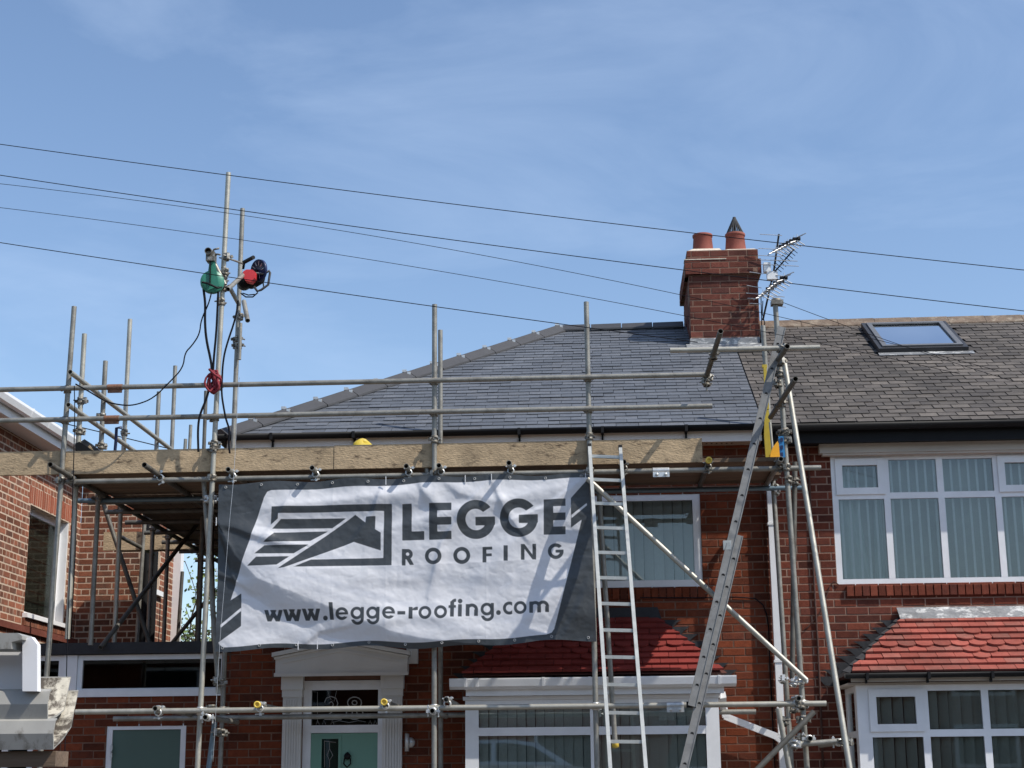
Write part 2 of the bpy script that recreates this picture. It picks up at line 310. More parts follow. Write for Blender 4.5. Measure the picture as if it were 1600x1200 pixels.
def opposite_side():
    b = MB(); b.box((-400, -60, -.02), (400, -19.2, 0.95)); b.build("opposite_bank", M['paving'], kind='structure')
def parked_car():
    t = thing("parked_car", (-1.8, -21.4, .95), "silver hatchback parked facing right, mirrored in the lower bay window glass", "car")
    cy, z0 = -21.4, .95
    paint = mat("silver_paint", (.55, .56, .57), .25, .6); tyre = mat("tyre_rubber", (.015, .015, .015), .9)
    side = [(-2.1, .28), (2.05, .28), (2.12, .55), (2.02, .78), (1.15, .93), (-1.85, .98), (-2.12, .88), (-2.16, .5)]
    roof = [(-1.92, .97), (-1.55, 1.36), (-1.0, 1.47), (-.1, 1.48), (.45, 1.40), (1.2, .92)]
    k = MB(); P = lambda pts, y: [(-1.8 + x, y, z0 + z) for x, z in pts]
    k.prism(P(side, cy - .88), (0, 1.76, 0)); k.build("body", paint, t)
    k = MB(); A = P(roof, cy - .62); B = P(roof, cy + .62); n = len(A)
    lo = lambda q, sg: (q[0], q[1] + sg * .16 * (1 - (q[2] - z0 - .95) / .55), q[2])
    A = [lo(q, -1) for q in A]; B = [lo(q, 1) for q in B]
    k.add(A + B, [tuple(range(n)), tuple(range(2 * n - 1, n - 1, -1))] + [(i, n + i, n + i + 1, i + 1) for i in range(n - 1)]); k.build("cabin", paint, t)
    for sg in (-1, 1):
        for pts in ([(-1.62, 1.02), (-1.42, 1.32), (-.95, 1.40), (-.55, 1.41), (-.55, 1.02)], [(-.45, 1.02), (-.45, 1.41), (-.1, 1.41), (.36, 1.33), (.88, 1.00)]):
            k = MB(); y = lambda z: cy + sg * (.62 + .16 * (1 - (z - .95) / .55) + .004); k.prism([(-1.8 + x, y(z), z0 + z) for x, z in pts], (0, sg * .006, 0)); k.build("side_window", M['dark'], t)
        for x in (-1.35, 1.35):
            k = MB(); k.lathe((-1.8 + x, cy + sg * .70, z0 + .31), [(.001, .2), (.2, .2), (.31, .19), (.32, .1), (.31, 0), (.001, 0)], 20, (0, sg, 0)); w = k.build("wheel", tyre, t)
            k = MB(); k.lathe((-1.8 + x, cy + sg * .905, z0 + .31), [(.001, .01), (.2, .006), (.21, 0)], 20, (0, sg, 0)); k.build("rim", M['zinc'], w)
    k = MB(); k.prism([(-1.8 + .50, cy - .58, z0 + 1.40), (-1.8 + 1.17, cy - .70, z0 + .96), (-1.8 + 1.17, cy + .70, z0 + .96), (-1.8 + .50, cy + .58, z0 + 1.40)], (.006, 0, .008)); k.build("windscreen", M['dark'], t)
def opposite_terrace():
    t = thing("opposite_terrace", (0, -34, .95), "brick terrace across the street, seen only as a reflection in the windows", "house")
    k = MB(); k.box((-60, -40, .95), (60, -33, 5.2)); k.build("wall", M['brick_m'], t)
    k = MB(); k.prism([(-60.4, -32.6, 5.1), (-60.4, -36.5, 7.4), (-60.4, -40.4, 5.1)], (120.8, 0, 0)); k.build("roof", M['slateR_m'], t)
    for x in range(-57, 58, 4):
        for z in (1.8, 3.8):
            k = MB(); k.box((x - .9, -33.0, z), (x + .9, -32.94, z + 1.2)); w = k.build("window", M['upvc'], t)
            k = MB(); k.box((x - .8, -32.939, z + .1), (x + .8, -32.93, z + 1.1)); k.build("pane", M['dark'], w)
opposite_side(); parked_car(); opposite_terrace()

# ------------------------------------------------------------------ brick laying
def unit_brick(cx=0.018, cz=0.06, d=0.04, cy=0.004):
    b = MB(); o = [(-.5, -.5), (.5, -.5), (.5, .5), (-.5, .5)]; i = [(-.5 + cx, -.5 + cz), (.5 - cx, -.5 + cz), (.5 - cx, .5 - cz), (-.5 + cx, .5 - cz)]
    vs = [(x, 0, z) for x, z in i] + [(x, cy, z) for x, z in o] + [(x, d, z) for x, z in o]
    fs = [(0, 1, 2, 3)] + [(k, 4 + k, 4 + (k + 1) % 4, (k + 1) % 4) for k in range(4)] + [(4 + k, 8 + k, 8 + (k + 1) % 4, 4 + (k + 1) % 4) for k in range(4)]
    b.add(vs, fs); return b
def clip_spans(a, b, cuts):
    sp = [(a, b)]
    for c0, c1 in cuts:
        ns = []
        for s0, s1 in sp:
            if c1 <= s0 or c0 >= s1: ns.append((s0, s1)); continue
            if c0 > s0: ns.append((s0, c0))
            if c1 < s1: ns.append((c1, s1))
        sp = ns
    return sp
def place_units(items, parent, name, tmpl, ms, limit, mass_name):
    """items: (location, 3x3 axes with scale baked in). nearest `limit` in view are objects, the rest one mass."""
    items = sorted(items, key=lambda t: score(t[0]))
    me = tmpl.mesh(name, ms[0]); me2 = {}
    for loc, ax in items[:limit]:
        o = bpy.data.objects.new(name, me); COL.objects.link(o)
        m4 = ax.to_4x4(); m4.translation = loc
        o.parent = parent; o.matrix_parent_inverse = Matrix.Identity(4); o.matrix_basis = m4
    rest = items[limit:]
    if rest:
        V = np.array(tmpl.v); T = np.array([[list(r) for r in ax] for _, ax in rest]); Lc = np.array([list(l) for l, _ in rest])
        vv = (np.einsum('nij,vj->nvi', T, V) + Lc[:, None, :]).reshape(-1, 3)
        nv = len(V); fs = [[i + k * nv for i in f] for k in range(len(rest)) for f in tmpl.f]
        mm = bpy.data.meshes.new(mass_name); mm.from_pydata(vv.tolist(), [], fs); mm.materials.append(ms[1]); mm.update()
        o = bpy.data.objects.new(mass_name, mm); COL.objects.link(o); o.parent = parent; o['kind'] = 'stuff'
BR = unit_brick()
def brick_wall(parent, o, u, n, u0, u1, z0, z1, openings, ms, mortar, pitch=0.2215, course=0.0765, limit=300, headers=0, seed=1, thick=0.22, name="wall", joint=0.010, skip=None, jit=0.0015, recess=0.0030):
    """o: origin on the outer face; u: unit vector along; n: outward normal; openings: (ua, ub, za, zb)"""
    R = random.Random(seed); o = Vector(o); u = Vector(u); n = Vector(n)
    xs = sorted({u0, u1, *[v for q in openings for v in q[:2] if u0 < v < u1]}); zs = sorted({z0, z1, *[v for q in openings for v in q[2:4] if z0 < v < z1]})
    b = MB()
    for i in range(len(xs) - 1):
        for j in range(len(zs) - 1):
            cu, cz = (xs[i] + xs[i + 1]) / 2, (zs[j] + zs[j + 1]) / 2
            if any(a < cu < c and d < cz < e for a, c, d, e in openings): continue
            P = [o + u * xs[i] + Vector((0, 0, zs[j])), o + u * xs[i + 1] + Vector((0, 0, zs[j])), o + u * xs[i + 1] + Vector((0, 0, zs[j + 1])), o + u * xs[i] + Vector((0, 0, zs[j + 1]))]
            b.prism([p - n * recess for p in P], -n * thick)
    wall = b.build(name, mortar, parent)
    items = []; k = int(z0 / course)
    while k * course < z1:
        za, zb = max(k * course, z0), min((k + 1) * course - joint, z1); k += 1
        if zb - za < 0.02: continue
        zc = (za + zb) / 2
        cuts = [(a - 0.004, c + 0.004) for a, c, d, e in openings if d < zc < e]
        head = headers and k % headers == 0
        L = pitch / 2 if head else pitch
        ph = (pitch / 2 if k % 2 else 0) + (pitch / 4 if head else 0)
        for s0, s1 in clip_spans(u0, u1, cuts):
            i = math.floor((s0 - ph) / L)
            while ph + i * L < s1:
                a = max(ph + i * L, s0); c = min(ph + (i + 1) * L - joint, s1); i += 1
                if c - a < 0.025: continue
                loc = o + u * ((a + c) / 2) + Vector((0, 0, zc)) + n * R.uniform(-jit, jit)
                if skip and skip(loc): continue
                t = R.uniform(-.006, .006)
                uu = (u + n * t + Vector((0, 0, R.uniform(-.004, .004))))
                items.append((loc, Matrix((uu * (c - a + R.uniform(-.003, .002)), -n, Vector((0, 0, zb - za)))).transposed()))
    place_units(items, wall, "brick", BR, ms, limit, "brick")
    return wall
def soldier_row(wall, o, u, n, u0, u1, z0, z1, pitch, ms, name="lintel_brick", proud=0.0, joint=0.01):
    o = Vector(o); u = Vector(u); n = Vector(n); k = max(1, round((u1 - u0) / pitch)); w = (u1 - u0) / k
    items = [(o + u * (u0 + (i + .5) * w) + Vector((0, 0, (z0 + z1) / 2)) + n * (proud + random.uniform(-.002, .002)), Matrix((u * (w - joint), -n, Vector((0, 0, z1 - z0 - .004)))).transposed()) for i in range(k)]
    place_units(items, wall, name, BR, ms, 300, name)

# ------------------------------------------------------------------ windows
def window(parent, o, u, n, u0, u1, z0, z1, mull=(), trans=(), casements=(), bar=0.055, mw=None, setback=0.02, gl='glass', blind=None, slat=0.089, ang=0.5, depth=0.06, sill=False, name="window", room=1.2, blind_top=None, curtains=(), head=None, skip=(), slat_w=.47, net=None, room_e=.15):
    o = Vector(o); u = Vector(u); n = Vector(n); Z = Vector((0, 0, 1)); mw = mw or bar; R = random.Random(int(abs(u0 * 97 + z0 * 31)))
    head = head or bar
    P = lambda a, z, d: o + u * a + Z * z - n * (setback + d)
    def bx(mb, a, c, z, w, d0, d1): mb.prism([P(a, z, d0), P(c, z, d0), P(c, w, d0), P(a, w, d0)], -n * (d1 - d0))
    f = MB()
    bx(f, u0, u0 + bar, z0, z1, 0, depth); bx(f, u1 - bar, u1, z0, z1, 0, depth)
    bx(f, u0 + bar, u1 - bar, z1 - head, z1, 0.002, depth); bx(f, u0 + bar, u1 - bar, z0, z0 + bar, 0.002, depth)
    us = [u0 + bar - mw / 2] + list(mull) + [u1 - bar + mw / 2]; zs = [z0 + bar - mw / 2] + list(trans) + [z1 - head + mw / 2]
    for t in trans: bx(f, u0 + bar, u1 - bar, t - mw / 2, t + mw / 2, 0.003, depth - .003)
    for m_ in mull:
        for j in range(len(zs) - 1): bx(f, m_ - mw / 2, m_ + mw / 2, zs[j] + mw / 2, zs[j + 1] - mw / 2, 0.001, depth - .002)
    if sill: bx(f, u0 - .02, u1 + .02, z0 - .035, z0 - .002, -0.05, depth)
    w = f.build(name, M['upvc'], parent)
    for i in range(len(us) - 1):
        for j in range(len(zs) - 1):
            a, c, za, zb = us[i] + mw / 2, us[i + 1] - mw / 2, zs[j] + mw / 2, zs[j + 1] - mw / 2
            if (i, j) in skip: continue
            if (i, j) in casements:
                sb = 0.052; s = MB(); g = 0.004
                bx(s, a + g - .02, a + sb, za + g - .02, zb - g + .02, -0.016, 0.03); bx(s, c - sb, c - g + .02, za + g - .02, zb - g + .02, -0.016, 0.03)
                bx(s, a + sb, c - sb, zb - sb, zb - g + .02, -0.014, 0.03); bx(s, a + sb, c - sb, za + g - .02, za + sb, -0.014, 0.03)
                s.build("sash", M['upvc'], w); a += sb; c -= sb; za += sb; zb -= sb
            p = MB(); bx(p, a - .003, c + .003, za - .003, zb + .003, 0.022, 0.028); p.build("pane", M[gl], w)
    if blind:
        k = int((u1 - u0 - 2 * bar) / slat); za = z0 + bar * .6; zb = (blind_top or z1) - .02
        sm = None
        for i in range(k + 1):
            cu = u0 + bar + (i + .5) * (u1 - u0 - 2 * bar) / (k + 1); an = ang + R.uniform(-.12, .12); hw = slat * slat_w
            du = u * math.cos(an) * hw; dn = n * math.sin(an) * hw
            c0 = P(cu, za, depth + .028); c1 = P(cu, zb, depth + .028)
            s = MB(); s.prism([c0 - du - dn, c0 + du + dn, c1 + du + dn, c1 - du - dn], -n * 0.0015)
            s.build("blind_slat", M[blind], w)
    if net:
        s = MB(); bx(s, u0 + bar * .5, u1 - bar * .5, z0 + bar * .5, z1 - .02, depth + .16, depth + .163); s.build("net_curtain", M[net], w)
    for a, c, side in curtains:
        s = MB(); pts = []; kk = 14
        vs = []
        for zz, spread in ((z0 + .03, 1.0), (z1 - .02, 0.55)):
            for i in range(kk + 1):
                t = i / kk; uu = (a + (c - a) * (t * spread if side < 0 else 1 - (1 - t) * spread))
                vs.append(P(uu, zz, depth + .13 + .025 * math.sin(i * 1.9)))
        s.add(vs, [(i, i + 1, kk + 2 + i, kk + 1 + i) for i in range(kk)], True); s.build("curtain", M['curtain'], w)
    if room:
        r = MB(); e = room_e
        q = [P(u0 - e, z0 - e, depth + .25), P(u1 + e, z0 - e, depth + .25), P(u1 + e, z1 + e, depth + .25), P(u0 - e, z1 + e, depth + .25)]
        q2 = [p - n * room for p in q]
        r.add(q + q2, [(4, 5, 6, 7), (0, 1, 5, 4), (1, 2, 6, 5), (2, 3, 7, 6), (3, 0, 4, 7)]); r.build("room_wall", M['room'], w)
    return w

# ------------------------------------------------------------------ tiles and slates
def slab(th=0.007, lift=0.012, bottom=None):
    """unit width (x -.5..-.5), unit length up the slope (y 0..1), tail lifted"""
    b = MB(); pts = bottom or [(-.5, 0), (.5, 0)]
    low = [(x, y) for x, y in pts]; k = len(low)
    out = low + [(.5, 1), (-.5, 1)]
    zt = lambda y: lift * (1 - y)
    top = [(x, y, zt(y) + th) for x, y in out]; bot = [(x, y, zt(y)) for x, y in out]; n = len(out)
    b.add(top + bot, [tuple(range(n))] + [(i, n + i, n + (i + 1) % n, (i + 1) % n) for i in range(k - 1)] + [(k - 1, n + k - 1, n + k, k), (n - 1, 2 * n - 1, n, 0)])
    return b
def lay_tiles(parent, name, o, u, s, rows, gauge, width, left, right, tmpl, ms, limit=300, skip=None, seed=3, length=1.4, special=None, rag=0.006, joint=.0045, wob=.2, trim=False):
    """o: eave origin; u along the eave; s unit up-slope; left/right(row distance)->u limits"""
    R = random.Random(seed); o = Vector(o); u = Vector(u).normalized(); s = Vector(s).normalized(); n = u.cross(s)
    items = []; sp = []
    for r in range(rows):
        d = r * gauge; a0, a1 = left(d + gauge * .5), right(d + gauge * .5)
        ph = (width / 2 if r % 2 else 0) + R.uniform(-.01, .01); i = math.floor((a0 - ph) / width)
        while ph + i * width < a1:
            a, c = max(ph + i * width, a0), min(ph + (i + 1) * width, a1); i += 1
            if c - a < .02: continue
            loc = o + u * ((a + c) / 2) + s * (d + R.uniform(-rag, rag) * .4) + n * R.uniform(0, .002)
            if skip and skip(loc + s * gauge * .5): continue
            lo, hi = left(d + gauge * 1.02), right(d + gauge * 1.02); b0, b1 = left(d), right(d)
            if trim and (ph + (i - 1) * width < lo or ph + i * width > hi):
                qa, qb = max(ph + (i - 1) * width, b0), min(ph + i * width - joint, b1); ta, tb = max(ph + (i - 1) * width, lo), min(ph + i * width - joint, hi)
                if qb - qa < .02: continue
                if tb <= ta: ta = tb = min(max((qa + qb) / 2, lo), hi)
                z0_, z1_ = .029, .012; k = MB()
                k.add([o + u * qa + s * d + n * z0_, o + u * qb + s * d + n * z0_, o + u * tb + s * (d + gauge * 1.02) + n * z1_, o + u * (ta - .001) + s * (d + gauge * 1.02) + n * z1_] + [o + u * qa + s * d + n * (z0_ + .021), o + u * qb + s * d + n * (z0_ + .021), o + u * tb + s * (d + gauge * 1.02) + n * (z1_ + .012), o + u * (ta - .001) + s * (d + gauge * 1.02) + n * (z1_ + .012)],
                      [(3, 2, 1, 0), (4, 5, 6, 7), (0, 1, 5, 4), (1, 2, 6, 5), (3, 0, 4, 7), (2, 3, 7, 6)])
                k.build(name, ms[0], parent); continue
            sk = s + u * R.uniform(-.006, .006)
            it = (loc, Matrix((u * (c - a - joint), sk * gauge * length, n * R.uniform(1 - wob, 1 + wob))).transposed())
            if special and special(r, (a + c) / 2) and c - a > width * .9: sp.append(it)
            else: items.append(it)
    nl = max(0, limit - len(sp))
    place_units(items, parent, name, tmpl, ms, nl, name)
    return sp

# ------------------------------------------------------------------ shared house levels
EAVE_Y, EAVE_Z, RIDGE_Y, SL = -0.25, 4.996, 3.30, 0.5685
RIDGE_Z = EAVE_Z + (RIDGE_Y - EAVE_Y) * SL
XP = 1.69                                              # party line between the two houses
X0 = -3.64                                             # left corner of the middle house
PXN, NXN, NY = Vector((1, 0, 0)), Vector((-1, 0, 0)), Vector((0, -1, 0))
slope = Vector((0, 1, SL)).normalized()
roofz = lambda y: EAVE_Z + (y - EAVE_Y) * SL
rows_len = (RIDGE_Y - EAVE_Y) / slope.y

# ================================================================== MIDDLE HOUSE
house = thing("brick_house", (-1, 3, 0), "red brick semi with new dark slate hipped roof behind the banner and scaffolding", "house")
# openings (x0, x1, z0, z1)
wx1 = at(1096, 850, 0).x; wx0 = at(640, 850, 0).x; wz1 = at(1093, 769, 0).z; wz0 = at(1098, 917, 0).z
dx0, dx1 = at(472, 1150, 0).x, at(599, 1150, 0).x; dz1 = at(530, 1062, 0).z
BAY_Y = -0.62
bx0, bx1 = at(727, 1130, BAY_Y).x, at(1124, 1130, BAY_Y).x; bz1 = at(900, 1085, BAY_Y).z
ops = [(wx0, wx1, wz0, wz1), (dx0, dx1, 0.0, dz1), (bx0 + .05, bx1 - .05, 0.5, bz1)]
wall_m = brick_wall(house, (0, 0, 0), PXN, NY, X0, XP, 0.0, EAVE_Z - .13, ops, (M['brick'], M['brick_m']), M['mortar'], seed=2, name="front_wall")
b = MB(); b.box((X0, 0.23, 0), (X0 + .22, 7.0, EAVE_Z - .1)); b.box((X0 + .22, 6.8, 0), (XP, 7.0, EAVE_Z - .1)); b.build("side_wall", M['brick_m'], house)
sill_w = soldier_row(wall_m, (0, 0, 0), PXN, NY, wx0 - .05, wx1 + .02, wz0 - .115, wz0 - .005, 0.0765, (M['brick'], M['brick_m']), name="sill_brick", proud=.012)
# roof
hx0 = at(350, 676, EAVE_Y).x; apx = -0.385
roof_b = MB()
e0, e1, e2, e3 = (hx0, EAVE_Y, EAVE_Z), (XP, EAVE_Y, EAVE_Z), (XP, RIDGE_Y, RIDGE_Z), (apx, RIDGE_Y, RIDGE_Z)
bk = 2 * RIDGE_Y - EAVE_Y
roof_b.add([e0, e1, e2, e3, (hx0, bk, EAVE_Z), (XP, bk, EAVE_Z)], [(0, 1, 2, 3), (0, 3, 4), (3, 2, 5, 4), (0, 4, 5, 1), (1, 5, 2)])
roof_m = roof_b.build("roof", M['underlay'], house)
gauge_m = rows_len / 34; SLATE = slab(.0062, .0105)
lay_tiles(roof_m, "slate", (0, EAVE_Y, EAVE_Z), PXN, slope, 34, gauge_m, 0.226, lambda d: hx0 + (apx - hx0) * d / rows_len, lambda d: XP - .004, SLATE, (M['slate'], M['slate_m']), seed=5, limit=300)
# hip-end slates
hs = Vector((apx - hx0, 0, RIDGE_Z - EAVE_Z)); hl = hs.length; hs.normalize(); ew = (RIDGE_Y - EAVE_Y)
lay_tiles(roof_m, "slate", (hx0, RIDGE_Y, EAVE_Z), (0, -1, 0), hs, 30, hl / 30, 0.226, lambda d: -ew * (1 - d / hl), lambda d: ew * (1 - d / hl), SLATE, (M['slate'], M['slate_m']), seed=6, limit=0)
# ridge and hip tiles
def capping(parent, name, p, q, k, w, drop, m, lift=.03, clips=False, gap=.012):
    p = Vector(p); q = Vector(q); d = (q - p) / k; dn = d.normalized()
    sd = dn.cross(Vector((0, 0, 1))).normalized(); up = sd.cross(dn)
    for i in range(k):
        a = p + d * i + up * lift; c = p + d * (i + 1) - dn * gap + up * lift
        t = MB(); pf = [sd * -w - up * drop, sd * -w - up * (drop - .02), up * .02 - sd * .03, up * .02 + sd * .03, sd * w - up * (drop - .02), sd * w - up * drop]
        for x_, y_ in ((a, c),):
            n_ = len(pf); t.add([x_ + v for v in pf] + [y_ + v + up * .004 for v in pf], [tuple(range(n_)), tuple(range(2 * n_ - 1, n_ - 1, -1))] + [(j, n_ + j, n_ + (j + 1) % n_, (j + 1) % n_) for j in range(n_)])
        o_ = t.build(name, m, parent)
        if clips:
            g = MB(); e = p + d * (i + 1) - dn * .03 + up * lift
            g.box(*[tuple(e + up * .024 - Vector((.025, .025, .006))), tuple(e + up * .024 + Vector((.022, .022, .022)))])
            g.box(*[tuple(e + sd * w * .45 - up * (drop * .10) - Vector((.016, .016, .016))), tuple(e + sd * w * .45 - up * (drop * .10) + Vector((.02, .02, .02)))])
            g.build("ridge_clip", M['zinc'], o_)
capping(roof_m, "hip_tile", (hx0 - .02, EAVE_Y - .04, EAVE_Z - .01), (apx, RIDGE_Y, RIDGE_Z), 12, 0.13, 0.085, M['ridge'], lift=.05, clips=True)
capping(roof_m, "ridge_tile", (apx, RIDGE_Y, RIDGE_Z), (1.15, RIDGE_Y, RIDGE_Z + .01), 4, 0.12, 0.08, M['ridge'], lift=.04)
# gutter, fascia, soffit
def half_gutter(mb, p, q, r, n=8, th=.004, up=(0, 0, 1), full=False):
    p = Vector(p); q = Vector(q); d = (q - p).normalized(); z = Vector(up); s_ = d.cross(z)
    prof = [(s_ * math.cos(math.pi * i / n) * r - z * math.sin(math.pi * i / n) * r) for i in range(n + 1)]
    inn = [v * (1 - th / r) for v in prof[::-1]]; pf = prof + inn; k = len(pf)
    mb.add([p + v for v in pf] + [q + v for v in pf], [(i, (i + 1) % k, k + (i + 1) % k, k + i) for i in range(k)] + [tuple(range(k)), tuple(range(2 * k - 1, k - 1, -1))], True)
gy = EAVE_Y - .045; gz = EAVE_Z - .005
g = MB(); half_gutter(g, (hx0 - .05, gy, gz), (XP - .05, gy, gz), .056); gut = g.build("gutter", M['black'], house)
for x in [hx0 + .5 + i * .83 for i in range(7)]:
    k = MB(); k.box((x - .014, gy - .062, gz - .062), (x + .014, EAVE_Y + .03, gz + .004)); k.box((x - .01, EAVE_Y - .005, gz - .125), (x + .01, EAVE_Y + .018, gz - .063)); k.build("gutter_bracket", M['black'], gut)
f = MB(); f.box((hx0 + .03, EAVE_Y + .02, EAVE_Z - .155), (XP - .02, EAVE_Y + .04, EAVE_Z - .02)); f.build("fascia", M['fascia'], house)
f = MB(); f.box((hx0 + .04, EAVE_Y + .042, EAVE_Z - .150), (XP - .02, -.002, EAVE_Z - .138)); f.build("soffit", M['vent'], house)
f = MB(); f.box((hx0 + .03, EAVE_Y + .04, EAVE_Z - .155), (hx0 + .05, bk, EAVE_Z - .02)); f.build("fascia", M['fascia'], house)
g = MB(); half_gutter(g, (hx0 - .045, bk, gz), (hx0 - .045, gy, gz), .056); g.build("gutter", M['black'], house)
for i in range(14):
    v = MB(); x = 1.02 + i * .05; v.box((x, EAVE_Y + .12, EAVE_Z - .1525), (x + .018, EAVE_Y + .15, EAVE_Z - .1505)); v.build("vent_slot", M['dark'], house) if i < 8 else None
# upstairs window with blue-grey vertical blind
window(house, (0, 0, 0), PXN, NY, wx0, wx1, wz0, wz1, mull=(wx0 + 1.0,), bar=.075, setback=.012, gl='glass', blind='blindG', ang=.45, slat=.1, slat_w=.53)
# front door case
door_y = 0.05
fr = MB(); z_t = at(530, 1063, 0).z; zt0, zt1 = at(540, 1133, .05).z, at(540, 1078, .05).z; zr = at(540, 1145, .05).z
gx0, gx1 = at(487, 1110, .05).x, at(591, 1110, .05).x
fr.box((dx0, .03, 0), (gx0, .10, z_t)); fr.box((gx1, .03, 0), (dx1, .10, z_t)); fr.box((gx0, .032, zt1), (gx1, .10, z_t)); fr.box((gx0, .032, zr), (gx1, .10, zt0))
dfr = fr.build("door_frame", M['upvc'], house)
p = MB(); p.box((gx0, .055, zt0), (gx1, .062, zt1)); p.build("fanlight", M['glassD'], dfr)
r = MB(); r.box((dx0, .16, 0), (dx1, .17, z_t)); r.build("hall_dark_sheet", M['dark'], dfr)  # near-black sheet close behind the fanlight paints the unlit hall
# leaded 28 in the fanlight
n8 = MB(); yy = .050
def stroke(pts, rad=.0055, y=yy): n8.path([at(a, c, y) for a, c in pts], rad, 5)
stroke([(507, 1098), (510, 1091), (517, 1088), (525, 1091), (528, 1099), (525, 1107), (508, 1121), (507, 1124), (534, 1124)])
stroke([(514, 1099), (518, 1096), (521, 1100), (519, 1105)])
for cy_, ry, rx in ((1098, 9, 11), (1114, 10, 13)):
    stroke([(554 + rx * math.cos(t), cy_ + ry * math.sin(t)) for t in np.linspace(0, 2 * math.pi, 15)])
    stroke([(554 + 4 * math.cos(t), cy_ + 3.6 * math.sin(t)) for t in np.linspace(0, 2 * math.pi, 9)])
stroke([(489, 1081), (496, 1081), (496, 1130)], .002); stroke([(512, 1079), (516, 1092), (522, 1096), (526, 1079)], .002)
for a in (494, 504, 517, 576, 584): stroke([(a, 1132), (a + 2, 1125), (a + 5, 1132)], .0022)
stroke([(519, 1129), (530, 1126), (545, 1129), (560, 1126), (572, 1128)], .0022)
n8.build("leaded_number", M['came'], dfr)
dr = MB(); dr.box((gx0 - .005, .045, 0.02), (gx1 + .005, .09, zr - .004)); door = dr.build("door", M['green'], house)
lx0, lx1, lz1 = at(503, 1180, .04).x, at(528, 1180, .04).x, at(515, 1155, .04).z
t = MB()
for a, c, z_, w_ in ((lx0 - .03, lx0 - .004, .9, lz1 + .03), (lx1 + .004, lx1 + .03, .9, lz1 + .03), (lx0 - .004, lx1 + .004, lz1 + .004, lz1 + .03), (lx0 - .004, lx1 + .004, .9, .93)): t.box((a, .035, z_), (c, .0445, w_))
t.build("glazing_trim", M['green'], door)
p = MB(); p.box((lx0 - .003, .040, .93), (lx1 + .003, .0435, lz1 + .003)); p.build("door_pane", M['glassD'], door)
p = MB()
for pts in ([(507, 1157), (507, 1199)], [(507, 1158), (525, 1160)], [(515, 1170), (511, 1180), (515, 1188), (520, 1180), (515, 1170)], [(515, 1160), (515, 1170)], [(515, 1188), (515, 1199)]): p.path([at(a, c, .037) for a, c in pts], .003, 5)
p.build("door_leading", M['came'], door)
kx, kz = at(543, 1185, .03).x, at(543, 1185, .03).z
kn = MB(); kn.lathe((kx, .030, kz + .02), [(0.001, .0), (.03, .0), (.034, .012), (.001, .016)], 14, (0, -1, 0)); kn.path([(kx - .028, .022, kz), (kx - .034, .014, kz - .05), (kx, .008, kz - .085), (kx + .034, .014, kz - .05), (kx + .028, .022, kz)], .008, 6); kn.box((kx - .008, .02, kz + .03), (kx + .008, .045, kz + .06)); kn.build("door_knocker", M['black'], door)
# pilasters and pediment
for a, c in ((441, 470), (597, 628)):
    xa, xc = at(a, 1130, -.06).x, at(c, 1130, -.06).x; zt = at(530, 1056, -.06).z
    pl = MB(); pl.box((xa, -.055, 0), (xc, .03, zt - .20))
    k = 6; w = (xc - xa - .03) / k
    for i in range(k): pl.box((xa + .015 + i * w + .006, -.066, 0), (xa + .015 + (i + 1) * w - .006, -.0552, zt - .22))
    pl.box((xa - .008, -.07, zt - .20), (xc + .008, .03, zt - .13)); pl.box((xa - .016, -.085, zt - .13), (xc + .016, .03, zt))
    pl.build("pilaster", M['stone'], house)
pa, pb = at(425, 1040, -.16).x, at(641, 1040, -.16).x; pz0, pz1, pzt = at(530, 1056, -.16).z, at(530, 1022, -.16).z, at(530, 1008, -.16).z
pm = (pa + pb) / 2; pd = MB()
pd.prism([(pa + .03, -.14, pz0 + .02), (pb - .03, -.14, pz0 + .02), (pb - .03, -.14, pz1 - .02), (pm, -.14, pzt), (pa + .03, -.14, pz1 - .02)], (0, .137, 0))
pd.box((pa + .02, -.155, pz0), (pb - .02, -.141, pz0 + .035))
for s_, xa in ((1, pa), (-1, pb)):
    pd.prism([(xa, -.19, pz1 - .02), (pm, -.19, pzt + .02), (pm, -.19, pzt + .055), (xa, -.19, pz1 + .02)], (0, .188, 0))
    pd.prism([(xa + s_ * .02, -.165, pz1 - .045), (pm, -.165, pzt - .008), (pm, -.165, pzt + .018), (xa + s_ * .02, -.165, pz1 - .022)], (0, .163, 0))
for s_, xa in ((1, pa), (-1, pb)): pd.prism([(xa + s_ * .10, -.150, pz1 - .085), (pm, -.150, pzt - .060), (pm, -.150, pzt - .043), (xa + s_ * .10, -.150, pz1 - .068)], (0, .0095, 0))
pd.build("pediment", M['stone'], house)
bxp = MB(); q = at(645, 1021, -.05); bxp.box((q.x - .06, -.07, q.z - .10), (q.x + .05, -.003, q.z + .06)); bxp.build("meter_box", M['stone'], house)

